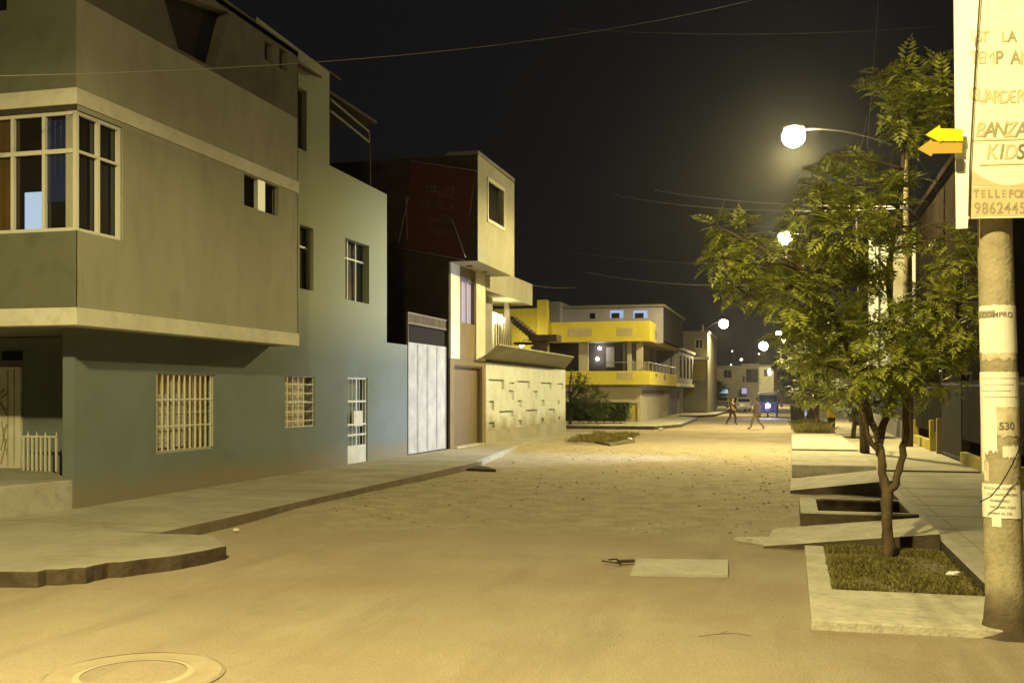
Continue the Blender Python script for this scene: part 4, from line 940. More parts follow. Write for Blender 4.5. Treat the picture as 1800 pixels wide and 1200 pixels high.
wrap_text('COMPRO', 557, .062, 0, 'ink', bold=.001); wrap('notice', 545, 556, -85, -5, 'pole_concrete', off=.0055, jag=.01)
wrap('notice', 654, 714, -88, 90, 'paper', off=.005, jag=.01, seed=6)
wrap('notice', 710, 790, -88, -10, 'paper', off=.0045, jag=.05, seed=7); wrap('notice', 714, 765, -12, 85, 'paper_torn', off=.004, jag=.03, seed=8)
wrap_text('530', 755, .085, 20, 'ink', bold=.003)
wrap('notice', 775, 826, -86, -52, 'paper', off=.004, jag=.08, seed=9); wrap('notice', 786, 800, 5, 60, 'paper', off=.004, jag=.03, seed=10)
wrap('notice', 812, 845, -60, -38, 'paper_torn', off=.0045, jag=.04, seed=12)
wrap('notice', 852, 911, -84, 62, 'paper', off=.006, jag=.008, seed=11); wrap('notice', 908, 926, -32, -4, 'paper', off=.005, jag=.01, seed=12)
for i, tx in enumerate(('SE ALQUILA CUARTO', 'CON BAÑO PROPIO', 'PRIMER PISO', 'INFORMES AQUI', 'LLAMAR AL CEL')): wrap_text(tx, 861 + i * 11, .028, -8 + (i % 2) * 8, 'ink', off=.008, bold=.0005)
for i in range(4): wrap('printed_line', 664 + i * 11, 665.2 + i * 11, -60 + 9 * (i % 2), 60 - 12 * (i % 3), 'faded_b', off=.0062)
# loose cable hanging on the pole
q = MB(); pts = [OY(1800, 770, PY_ - .22), OY(1780, 815, PY_ - .24), OY(1760, 850, PY_ - .24), OY(1742, 872, PY_ - .24), OY(1722, 882, PY_ - .2)]; q.tube(pts, .005, 6)
solo(q, 'loose_cable', 'black', 'thin dark cable dangling across the lowest notice on the pole', 'cable')
# the sign board
SYB = PY_ - .26
sg = thing('sign_board', 'tall faded cream nursery sign with peeling letters mounted on the pole', 'sign', tuple(OY(1760, 383, SYB)))
def sp_(px, py, y=SYB): return OY(px, py, y)
q = MB(); pl = [(1677, -330), (1765, -330), (1750, -20), (1722, 400), (1700.5, 401), (1681, 402)]
pl = [(1675, -330), (1745, -330), (1722, 0), (1706, 300), (1701, 401), (1681, 402), (1677, 0)]
P_ = [sp_(*p, SYB + .05) for p in pl]; n = len(P_); q.add(P_ + [p + Vector((0, .03, 0)) for p in P_], [tuple(range(n - 1, -1, -1)), tuple(range(n, 2 * n))] + [(i, (i + 1) % n, n + (i + 1) % n, n + i) for i in range(n)]); q.build('side_board', 'sign_white', sg)
pl = [(1702, 384), (1870, 381), (1890, -330), (1744, -330)]; P_ = [sp_(*p) for p in pl]; q = MB(); q.add(P_ + [p + Vector((0, .03, 0)) for p in P_], [(0, 1, 2, 3), (7, 6, 5, 4), (0, 4, 5, 1), (1, 5, 6, 2), (2, 6, 7, 3), (3, 7, 4, 0)]); q.build('panel', 'sign_cream', sg)
q = MB(); pl = [(1704, 381), (1868, 378), (1869, 326), (1705, 329)]; P_ = [sp_(*p, SYB - .003) for p in pl]; q.add(P_, [(0, 1, 2, 3)]); q.build('phone_strip', 'sign_tan', sg)
q = MB(); c0 = []
for i in range(13): f = i / 12; c0.append(sp_(1708 + 130 * f, 300 + 26 * math.sin(f * math.pi) , SYB - .003))
for i in range(13): f = 1 - i / 12; c0.append(sp_(1706 + 134 * f, 327, SYB - .003))
q.add(c0, [(i, i + 1, 24 - i, 25 - i) for i in range(12)]); q.build('scroll_strip', 'sign_tan', sg)
q = MB(); q.tube([sp_(1745, -330, SYB - .02), sp_(1722, 0, SYB - .02), sp_(1713, 140, SYB - .02), sp_(1705, 290, SYB - .02), sp_(1703, 380, SYB - .02)], .007, 6); q.build('edge_cable', 'pole_dark', sg)
def flat_text(txt, px, py, hpx, m_, par, y, name='lettering', bold=.0, shear=0, sx=1.0, rot=0, align='CENTER'):
    cu = bpy.data.curves.new('t', 'FONT'); cu.body = txt; cu.size = hpx * TP / F / .70; cu.align_x = align; cu.offset = bold; cu.shear = shear; o = bpy.data.objects.new('t', cu); COL.objects.link(o)
    me = bpy.data.meshes.new_from_object(o.evaluated_get(bpy.context.evaluated_depsgraph_get())); bpy.data.objects.remove(o)
    c = sp_(px, py, y)
    for v in me.vertices:
        x = v.co.x * sx; z = v.co.y; xr = x * math.cos(rot) - z * math.sin(rot); zr = x * math.sin(rot) + z * math.cos(rot)
        v.co = (c.x + xr, y, c.z + zr)
    me.materials.append(M[m_]); return link(me, name, par)
ys_ = SYB - .006
def word(letters, py, h, bold=.002, shear=0, sx=1, arc=0, x_mid=1760):
    for ch, px, m_ in letters:
        dy = arc * ((px - x_mid) / 60) ** 2
        flat_text(ch, px, py - dy, h, m_, sg, ys_, bold=bold, shear=shear, sx=sx)
def word(letters, py, h, bold=.003, shear=0, sx=.8, arc=0, x_mid=1765):
    for k, (ch, px, m_) in enumerate(letters):
        dy = arc * ((px - x_mid) / 60) ** 2
        flat_text(ch, px, py - dy, h, m_, sg, ys_ - .0007 * (k % 2), bold=0 if ch in 'MEW' else bold, shear=shear, sx=sx)
word([('E', 1711, 'faded_a'), ('S', 1721, 'faded_a'), ('T', 1731, 'faded_a'), ('L', 1765, 'faded_a'), ('A', 1779, 'faded_b')], 73, 18)
word([('T', 1713, 'faded_a'), ('E', 1725, 'faded_a'), ('M', 1739, 'faded_a'), ('P', 1756, 'faded_b'), ('A', 1785, 'faded_b'), ('N', 1803, 'faded_a')], 112, 22)
word([('G', 1713, 'faded_a'), ('U', 1726, 'faded_a'), ('A', 1739, 'faded_a'), ('R', 1752, 'faded_a'), ('D', 1766, 'faded_a'), ('E', 1780, 'faded_a'), ('R', 1794, 'faded_a')], 181, 22, arc=6, sx=.75)
word([('B', 1722, 'faded_a'), ('A', 1739, 'faded_b'), ('N', 1757, 'faded_b'), ('Z', 1775, 'faded_a'), ('A', 1794, 'faded_b'), ('I', 1812, 'faded_b')], 240, 25, bold=.003, shear=.2)
word([('K', 1742, 'faded_a'), ('I', 1759, 'faded_b'), ('D', 1775, 'faded_a'), ('S', 1793, 'faded_c')], 279, 25, bold=.003, shear=.2)
word([(c, 1716 + 12.2 * i, 'faded_b') for i, c in enumerate('TELLEFONO')], 347, 13, sx=.85)
word([(c, 1718 + 13.2 * i, 'faded_b') for i, c in enumerate('98624456')], 375, 19, bold=.002)
q = MB(); q.beam(sp_(1706, 247, ys_), sp_(1860, 243, ys_), .002, .012); q.beam(sp_(1722, 290, ys_), sp_(1850, 286, ys_), .002, .012); q.build('underline', 'faded_a', sg)
q = MB(); q.box(OY(1730, 0, SYB).x, OY(1790, 0, SYB).x, SYB + .03, PY_ - .1, pz(330), pz(322)); q.box(OY(1730, 0, SYB).x, OY(1790, 0, SYB).x, SYB + .03, PY_ - .1, pz(60), pz(52)); q.build('bracket', 'steel', sg)
# two arrows
def arrow(pts, m_, label, y):
    q = MB(); P_ = [OY(px, py, y) for px, py in pts]; n = len(P_)
    tris = tessellate_polygon([[Vector((p.x, p.z, 0)) for p in P_]])
    q.add(P_ + [p + Vector((0, .015, 0)) for p in P_], [tuple(t_) for t_ in tris] + [tuple(n + i for i in reversed(t_)) for t_ in tris] + [(i, (i + 1) % n, n + (i + 1) % n, n + i) for i in range(n)])
    return solo(q, 'arrow_sign', m_, label, 'arrow sign')
arrow([(1627, 237), (1652, 220), (1653, 226), (1691, 227), (1693, 248), (1654, 248), (1653, 250)], 'arrow_yellow', 'upper bright yellow arrow pointing left off the cream sign', SYB - .03)
arrow([(1613, 262), (1637, 245), (1640, 249), (1692, 250), (1691, 269), (1640, 270), (1637, 275)], 'arrow_ochre', 'lower dull ochre arrow pointing left off the cream sign', SYB - .015)
q = MB(); a = OY(1680, 281, SYB + .03); b = OY(1694, 300, SYB + .03); q.box(a.x, b.x, SYB + .02, SYB + .049, b.z, a.z); q.build('arrow_shadow_plate', 'frame_dark', sg)  # dark plate standing in for the arrow's cast shadow on the side board

# ---------------------------------------------------------------- wires
def wire(p0, p1, sag, label, r=.012, name='overhead_wire', m_='wire'):
    p0 = Vector(p0); p1 = Vector(p1); pts = []
    for i in range(25):
        f = i / 24; p = p0.lerp(p1, f); p.z -= sag * 4 * f * (1 - f); pts.append(p)
    q = MB().tube(pts, r, 6); o = q.build(name, m_, loc=tuple(p0), smooth=True); return tag(o, label, 'wire')
PT = Vector((3.75, h1_.y - .2, 0))
wire(W(-140, 136, 13.5), W(1400, -20, 27), .5, 'long cable crossing the night sky from the upper left to past the centre', r=.0075)
wire(OY(985, 50, 30), (4.2, 34, OY(1650, 46, 34).z), .2, 'faint cable high above the first street lamp', r=.009, m_='pole_dark')
pe = Vector((3.7, 37.5, W(1590, 378, 37).z))
wire(pe, OY(1150, 334, 58), .25, 'upper of two bright wires running left from the tree crown', r=.02)
wire(pe + Vector((0, 0, -.06)), OY(1080, 342, 58), .4, 'lower of two bright wires running left from the tree crown', r=.02)
wire((3.7, 58.5, W(1500, 474, 58).z), OY(980, 440, 70), .4, 'faint upper wire beside the tree crown above the yellow building', r=.014)
wire((3.7, 58.5, W(1500, 492, 58).z), OY(1030, 478, 66), .7, 'lower sagging wire beside the tree crown above the yellow building', r=.018)
wire(OY(1549, -60, 26), OY(1524, 262, 26), 0, 'thin service wire hanging down left of the tall branch', r=.008)
wire(OY(1524, 205, 26), OY(1500, 330, 26), 0, 'short slanting wire below the hanging service wire', r=.006)
wire(OY(1600, 250, 20), OY(1735, 500, 9.6), .0, 'stay wire slanting down to the sign pole through the leaves', r=.004, m_='pole_dark')
wire(OX(918, 498, WX + .05) , OY(1010, 505, YY), .1, 'faint wire from the beige balcony to the yellow building', r=.015, m_='pole_dark')

# ---------------------------------------------------------------- trees
def frond(mb, p, d, L_, droop, nl=7, lw=.42, sc=1.0):
    """one feathery compound leaf: paired leaflets along a drooping rachis"""
    d = d.normalized(); up = Vector((0, 0, 1)); s = d.cross(up)
    if s.length < .1: s = Vector((1, 0, 0))
    s.normalize(); tw = random.uniform(-.5, .5); nrm = s.cross(d); s = s * math.cos(tw) + nrm * math.sin(tw)
    pos = p.copy(); dd = d.copy(); st = L_ / nl
    for i in range(nl):
        f = (i + .5) / nl; ll = L_ * lw * math.sin(math.pi * (.15 + .8 * f)) * random.uniform(.8, 1.1); w = st * .46
        for sg_ in (-1, 1):
            a = (s * sg_ + dd * .55 + Vector((0, 0, -.12 * random.random()))).normalized(); q0 = pos; q1 = pos + a * ll; m = pos + a * ll * .5
            mb.add([q0, m - dd * w, q1, m + dd * w], [(0, 1, 2, 3)])
        pos = pos + dd * st; dd = (dd + Vector((0, 0, -droop / nl))).normalized()
    mb.add([pos - s * st * .3, pos + dd * st, pos + s * st * .3, pos - dd * st * .5], [(0, 3, 2, 1)])
def limb(mb, p0, p1, r0, r1, wob=.08, n=6):
    p0 = Vector(p0); p1 = Vector(p1); pts = []; rs = []
    L_ = (p1 - p0).length; off = Vector((random.uniform(-1, 1), random.uniform(-1, 1), .3)) * wob * L_
    for i in range(n + 1):
        f = i / n; pts.append(p0.lerp(p1, f) + off * math.sin(math.pi * f) + Vector((random.uniform(-1, 1), random.uniform(-1, 1), 0)) * wob * .15 * L_ * (0 < i < n)); rs.append(r0 + (r1 - r0) * f)
    mb.tube(pts, rs, 7 if r0 < .03 else 10); return pts[-1]
def tree(label, base, stems, clumps, nfr, L_=.34, leaf='leaf', group='trees along the right planter strip', lw=.42, name='street_tree', twigs=5, seed=1, nl=7):
    random.seed(seed); base = Vector(base); t = thing(name, label, 'tree', tuple(base), group); tb = MB(); ends = []
    for st in stems:
        pts = [Vector(p) for p in st[0]]; rs = st[1]; fine = []; fr = []
        for i in range(len(pts) - 1):
            for k in range(4): f = k / 4; fine.append(pts[i].lerp(pts[i + 1], f) + Vector((random.uniform(-1, 1), random.uniform(-1, 1), 0)) * .018 * (k > 0)); fr.append((rs[i] + (rs[i + 1] - rs[i]) * f) * random.uniform(.93, 1.07))
        fine.append(pts[-1]); fr.append(rs[-1]); tb.tube(fine, fr, 12); ends += fine[4:]
    tb.build('trunk', 'bark', t, smooth=True)
    bb = MB(); lb = MB(); tot = sum(c[1] ** 2 for c in clumps)
    for c, r in clumps:
        c = Vector(c); s = min(ends, key=lambda e: (e - c).length + (1.5 if e.z > c.z else 0))
        limb(bb, s, c, .022 * (1 + r), .008)
        k = max(4, int(nfr * r * r / tot)); tips = []
        for j in range(max(2, int(twigs * (1 + r)))):
            v = Vector((random.gauss(0, 1), random.gauss(0, 1), random.gauss(0, .8))).normalized() * r * random.uniform(.55, .95)
            limb(bb, c, c + v, .007, .003, n=3); tips.append(c + v)
        for j in range(k):
            if random.random() < .45: o = random.choice(tips) + Vector((random.gauss(0, .12), random.gauss(0, .12), random.gauss(0, .1))) * r
            else:
                v = Vector((random.gauss(0, 1), random.gauss(0, 1), random.gauss(0, .75))).normalized() * r * random.random() ** .45; o = c + v
            d = (o - c).normalized() * .8 + Vector((random.uniform(-1, 1), random.uniform(-1, 1), random.uniform(-.35, .45))); frond(lb, o, d, L_ * random.uniform(.65, 1.2), random.uniform(.4, 1.2), nl=nl, lw=lw)
    bb.build('branches', 'bark', t, smooth=True); lb.build('crown', leaf, t); return t
tb_ = G(1560, 978, .04); T1 = tb_.y / (SA * (1560 - 900) / F + CA)
def tp(px, py, dt=0): return W(px, py, T1 + dt)
cl = []
random.seed(40)
for px, py, r in ((1262, 398, 20), (1300, 420, 46), (1275, 455, 30), (1338, 462, 40), (1325, 510, 46), (1296, 505, 28), (1385, 500, 62), (1405, 575, 34), (1440, 440, 62), (1430, 370, 46), (1490, 400, 60), (1498, 325, 46), (1480, 275, 18), (1545, 360, 56),
                  (1480, 500, 62), (1540, 450, 50), (1470, 590, 55), (1530, 570, 56), (1600, 590, 62), (1580, 640, 55), (1650, 610, 55), (1665, 540, 50), (1690, 470, 42), (1690, 590, 44), (1640, 670, 42), (1530, 640, 46), (1600, 400, 26), (1660, 420, 26), (1700, 430, 22), (1500, 660, 32), (1440, 640, 22), (1450, 320, 22), (1560, 700, 26), (1420, 550, 40), (1625, 520, 36), (1590, 315, 18)):
    dt = random.uniform(-.75, .75) if r > 30 else random.uniform(-.4, .4); cl.append((tp(px, py, dt), r * T1 / F * .92))
for px, py, r in ((1560, 150, 32), (1600, 140, 34), (1645, 155, 36), (1620, 200, 40), (1575, 195, 34), (1660, 210, 26), (1595, 235, 26), (1548, 160, 16)):
    cl.append((tp(px, py, random.uniform(-.3, .3)), r * T1 / F))
b0 = Vector((tb_.x, tb_.y, .02))
fk = tp(1560, 868)
stems = [([b0, tp(1560, 930), fk, tp(1550, 830, .05), tp(1545, 780, .1), tp(1520, 700, .15), tp(1485, 600, .1), tp(1430, 480, 0)], [.08, .064, .068, .05, .043, .036, .03, .018]),
         ([fk, tp(1575, 850, -.05), tp(1588, 800, -.1), tp(1592, 740, -.1), tp(1600, 640, 0), tp(1640, 540, .1)], [.058, .045, .04, .036, .03, .02]),
         ([tp(1545, 780, .1), tp(1560, 720, .2), tp(1575, 620, .2), tp(1560, 480, .15), tp(1585, 320, .1), tp(1592, 235, .1), tp(1600, 170, .1)], [.05, .04, .035, .03, .024, .02, .012]),
         ([tp(1546, 800, .08), tp(1524, 760, 0), tp(1515, 715, -.1), tp(1500, 640, -.15)], [.036, .028, .022, .014])]
tree('nearest street tree with forked dark trunk and wide feathery crown beside the sign', b0, stems, cl, 2100, .27, seed=8, lw=.5, nl=6)
def simple_tree(label, x, y, h, clumps, nfr, L_, leaf, seed, z0=.15, tr=.1, **k):
    T = y; base = Vector((x, y, z0)); stems = [([base, Vector((x + .05, y, h * .25)), Vector((x - .05, y, h * .5)), Vector((x + .1, y, h * .8))], [tr, tr * .8, tr * .6, tr * .3]), ([Vector((x, y, h * .3)), Vector((x + h * .12, y + .2, h * .5)), Vector((x + h * .22, y + .2, h * .7))], [tr * .6, tr * .45, tr * .2])]
    return tree(label, base, stems, clumps, nfr, L_, leaf=leaf, seed=seed, **k)
def cp_(Y, lst, jit=.5): 
    out = []
    for px, py, r in lst: p = OY(px, py, Y + random.uniform(-jit, jit)); out.append((p, r * Y / F))
    return out
random.seed(50)
simple_tree('small leafy green tree in the far planter bed', 1.1, 50, 4.6, cp_(50, [(1440, 650, 34), (1415, 690, 24), (1470, 690, 28), (1400, 640, 22), (1460, 620, 30), (1430, 615, 26), (1495, 650, 26), (1380, 632, 14), (1450, 700, 20)]), 900, .42, 'leaf', 51, z0=.22, nl=5, lw=.5)
simple_tree('dark dense tree beside the far right kerb', 1.6, 84, 6, cp_(84, [(1400, 640, 26), (1390, 670, 22), (1415, 660, 26), (1378, 640, 14), (1405, 620, 20)]), 500, .7, 'leaf_dark', 52, nl=4, lw=.55)
simple_tree('tall dim tree over the far end of the right pavement', 3.2, 104, 8, cp_(104, [(1430, 590, 26), (1450, 620, 28), (1410, 600, 20), (1475, 600, 24), (1440, 560, 18)]), 420, .9, 'leaf_dark', 53, nl=4, lw=.55)
simple_tree('grey leaved bushy tree behind the utility pole', 2.4, 44, 3.4, cp_(44, [(1500, 680, 26), (1520, 700, 24), (1490, 710, 22), (1535, 680, 20), (1510, 725, 18)]), 420, .32, 'leaf_grey', 54, nl=5, lw=.5)
simple_tree('dark bush tree in front of the yellow building', -12.4, 60, 4.2, cp_(59.5, [(1020, 672, 16), (1010, 695, 22), (1035, 700, 26), (1055, 710, 22), (1000, 715, 22), (1040, 722, 22), (1015, 660, 10), (1032, 668, 8)], .3), 850, .30, 'leaf_dark', 55, group='garden bushes at the yellow corner', nl=5, lw=.5)
simple_tree('dark low tree beside the grey house on the left', -8.6, 118, 5, cp_(116, [(1232, 700, 16), (1250, 690, 18), (1225, 715, 14), (1245, 672, 12), (1262, 680, 10)], .3), 350, .8, 'leaf_dark', 56, group='far left trees', nl=4, lw=.6)
# hedge
random.seed(60); hl = MB(); hx0, hx1, hy0, hy1 = OY(990, 740, 62.2).x - 1, OY(1103, 740, 62.2).x, 62.0, 63.6
t = thing('hedge', 'clipped low box hedge flaring at the top before the yellow building', 'hedge', ((hx0 + hx1) / 2, 62.8, .17))
for _ in range(5200):
    f = random.random(); z = .35 + 1.0 * f; fl_ = .18 * f
    x = random.uniform(hx0 - fl_, hx1 + fl_); y = random.choice((hy0 - fl_ * .5 + random.random() * .15, random.uniform(hy0, hy1))); 
    if random.random() < .3: z = 1.35 + random.uniform(-.06, .06)
    a = Vector((random.gauss(0, 1), random.gauss(0, 1), random.gauss(0, 1))).normalized() * .07; b = a.cross(Vector((random.gauss(0, 1), random.gauss(0, 1), random.gauss(0, 1)))).normalized() * .05; p = Vector((x, y, z)); hl.add([p - a, p + b, p + a, p - b], [(0, 1, 2, 3)])
hl.build('foliage', 'leaf_dark', t)
q = MB().box(hx0 + .1, hx1 - .1, hy0 + .2, hy1 - .2, .3, 1.2); q.build('inner_mass', 'leaf_dark', t)
q = MB()
for i in range(9): x = hx0 + .4 + (hx1 - hx0 - .8) * i / 8; q.tube([(x, 62.4, .1), (x + random.uniform(-.2, .2), 62.4, .6)], .03, 6)
q.build('stems', 'bark', t)

# ---------------------------------------------------------------- road furniture
mc = G(236, 1184); t = thing('manhole', 'round iron manhole cover in a dusty concrete ring at the bottom left', 'manhole', (mc.x, mc.y, 0))
def disc(mb, c, r, z, n=48, ri=0, zo=None):
    zo = z if zo is None else zo
    if ri == 0: mb.add([(c.x + r * math.cos(6.283 * k / n), c.y + r * math.sin(6.283 * k / n), z) for k in range(n)], [tuple(range(n))])
    else: mb.add([(c.x + r * math.cos(6.283 * k / n), c.y + r * math.sin(6.283 * k / n), zo) for k in range(n)] + [(c.x + ri * math.cos(6.283 * k / n), c.y + ri * math.sin(6.283 * k / n), z) for k in range(n)], [(k, (k + 1) % n, n + (k + 1) % n, n + k) for k in range(n)])
q = MB(); disc(q, mc, .36, .006); q.build('cover', 'road', t)
q = MB(); disc(q, mc, .395, .009, ri=.363); disc(q, mc, .415, .009, ri=.395, zo=.004); q.build('rim', 'soil_pale', t)
q = MB(); disc(q, mc, .60, .006, ri=.415, zo=.003); q.build('collar', 'soil_dust', t)
q = MB(); disc(q, mc, .63, .007, ri=.60, zo=-.004); q.build('edge', 'road', t)
a = [G(1108, 1009), G(1280, 1011), G(1280, 985), G(1120, 983)]
q = MB().prism([(p.x, p.y) for p in a], -.03, .014); solo(q, 'cover_slab', 'concrete', 'flat pale rectangular concrete cover slab in the middle of the road', 'slab', bevel=.004)
q = MB(); q.beam(G(1086, 986, .03), G(1114, 985, .03), .07, .03); q.beam(G(1058, 985, .03), G(1092, 990, .02), .02, .015); q.beam(G(1070, 983, .03), G(1085, 982, .02), .02, .015)
solo(q, 'debris', 'debris', 'dark broken stick debris left of the pale cover slab', 'debris')
q = MB(); q.prism([tuple(G(px, py, .03)[:2]) for px, py in ((812, 815), (822, 824), (872, 826), (858, 821))], -.02, .045); solo(q, 'plank', 'debris', 'thin dark plank lying at the end of the left kerb', 'plank')
for i, (px, py, lab, s) in enumerate(((1676, 1012, 'white crumpled paper lying in the nearest planter grass', .07), (415, 933, 'white scrap lying by the broken kerb corner', .05), (1162, 756, 'small white scrap near the far left kerb', .16), (1107, 773, 'white scrap on the dark soil patch', .12), (1400, 745, 'white scrap by the far planter kerb', .12))):
    g = G(px, py, .08 if i == 0 else (.02 if i != 3 else .08)); q = MB(); random.seed(70 + i); q.ball((g.x, g.y, g.z + s * .25), (s, s * .8, s * .35), 8, 5); q.v = [(x + random.uniform(-.2, .2) * s, y + random.uniform(-.2, .2) * s, z + random.uniform(0, .3) * s) for x, y, z in q.v]
    solo(q, 'paper_scrap', 'litter', lab, 'litter')
# gravel
random.seed(80); q = MB()
for _ in range(1500):
    y = 15 + 24 * random.random() ** 1.2; x = random.uniform(-8, .3) if random.random() < .8 else random.uniform(.2, 1.8) if 18.5 < y < 21.5 else random.uniform(-8, 0)
    if noise.noise((x * .4, y * .3, 2)) < -.12 and random.random() < .7: continue
    s = random.choice((.012, .018, .024, .04)) * random.uniform(.7, 1.3); h = hgt(x, y)
    r = [(x + s * random.uniform(.7, 1.2) * math.cos(1.2566 * k), y + s * random.uniform(.7, 1.2) * math.sin(1.2566 * k), h - .005) for k in range(5)]
    q.add(r + [(x, y, h + s * random.uniform(.5, .9))], [(k, (k + 1) % 5, 5) for k in range(5)])
for _ in range(700):
    y = random.uniform(5.5, 16); x = random.uniform(-8, 2.5)
    if (x > .1 and y > 9.2) or x < -6.6: continue
    s = random.uniform(.004, .011); h = hgt(x, y); n5 = 5
    r = [(x + s * math.cos(1.2566 * k), y + s * math.sin(1.2566 * k), h - .003) for k in range(5)]
    q.add(r + [(x, y, h + s * .7)], [(k, (k + 1) % 5, 5) for k in range(5)])
M['gravel'] = mat('gravel', (.14, .115, .08), (.40, .35, .25), isl=True, rough=.95)
tag(q.build('gravel', 'gravel', loc=(-3, 25, 0)), 'loose stones scattered over the dirt stretch of road', 'gravel', kind='stuff')
random.seed(91); q = MB()
for _ in range(70):
    y = random.uniform(15, 40); x = random.uniform(-7.5, 0) if random.random() < .6 else random.uniform(-1.5, .1)
    a = random.uniform(0, 6.28); l = random.uniform(.02, .05); w = l * .35; h = hgt(x, y) + .004; dx, dy = math.cos(a), math.sin(a)
    q.add([(x - dx * l, y - dy * l, h), (x + dy * w, y - dx * w, h + .008), (x + dx * l, y + dy * l, h + .004), (x - dy * w, y + dx * w, h + .01)], [(0, 1, 2, 3)])
tag(q.build('dry_leaves', 'debris', loc=(-3, 20, 0)), 'dry leaf litter sprinkled over the road', 'leaf litter', kind='stuff')
q = MB(); q.tube([G(1228, 1118, .012), G(1258, 1114, .016), G(1290, 1112, .012), G(1322, 1117, .010)], .003, 5); q.tube([G(1262, 1114, .014), G(1280, 1108, .012)], .002, 5)
solo(q, 'twig', 'bark', 'thin dry twig lying on the road below the pale cover slab', 'twig')
# bins & post on the right far
c = G(1408, 745, .02)
for i, (px, w_, lab) in enumerate(((1402, .8, 'dark wheeled bin nearest the kerb beyond the grass bed'), (1428, .75, 'dark bin with a pale tag right of its twin beyond the grass bed'))):
    c = OY(px, 740, 60.5); t = thing('rubbish_bin', lab, 'bin', (c.x, 60.5, .02)); h = 1.25
    q = MB(); q.add([(c.x - w_ * .42, 60.2, .1), (c.x + w_ * .42, 60.2, .1), (c.x + w_ * .42, 60.9, .1), (c.x - w_ * .42, 60.9, .1), (c.x - w_ / 2, 60.1, h), (c.x + w_ / 2, 60.1, h), (c.x + w_ / 2, 61, h), (c.x - w_ / 2, 61, h)], [(3, 2, 1, 0), (4, 5, 6, 7), (0, 1, 5, 4), (1, 2, 6, 5), (2, 3, 7, 6), (3, 0, 4, 7)]); q.build('body', 'black', t, bevel=.03)
    q = MB().box(c.x - w_ / 2 - .03, c.x + w_ / 2 + .03, 60.05, 61.05, h + .003, h + .09); q.build('lid', 'frame_dark', t, bevel=.03)
    for s_ in (-1, 1): q = MB().tube([(c.x + s_ * w_ * .4 - .03, 60.85, .13), (c.x + s_ * w_ * .4 + .03, 60.85, .13)], .13, 12); q.build('wheel', 'rubber', t)
    if i: q = MB().box(c.x - .42, c.x - .3, 60.04, 60.08, .75, 1.2); q.build('tag', 'blue_glow', t)  # tag is no lamp, its blue glow is put in as emission
c = OY(1461, 745, 56.5); t = thing('marker_post', 'squat post with yellow top and dark foot behind the grass bed', 'post', (c.x, 56.5, .1))
q = MB().box(c.x - .17, c.x + .17, 56.3, 56.6, .72, 1.6); q.build('top', 'arrow_yellow', t, bevel=.03); q = MB().box(c.x - .19, c.x + .19, 56.28, 56.62, .1, .717); q.build('foot', 'dark_wall', t, bevel=.03)

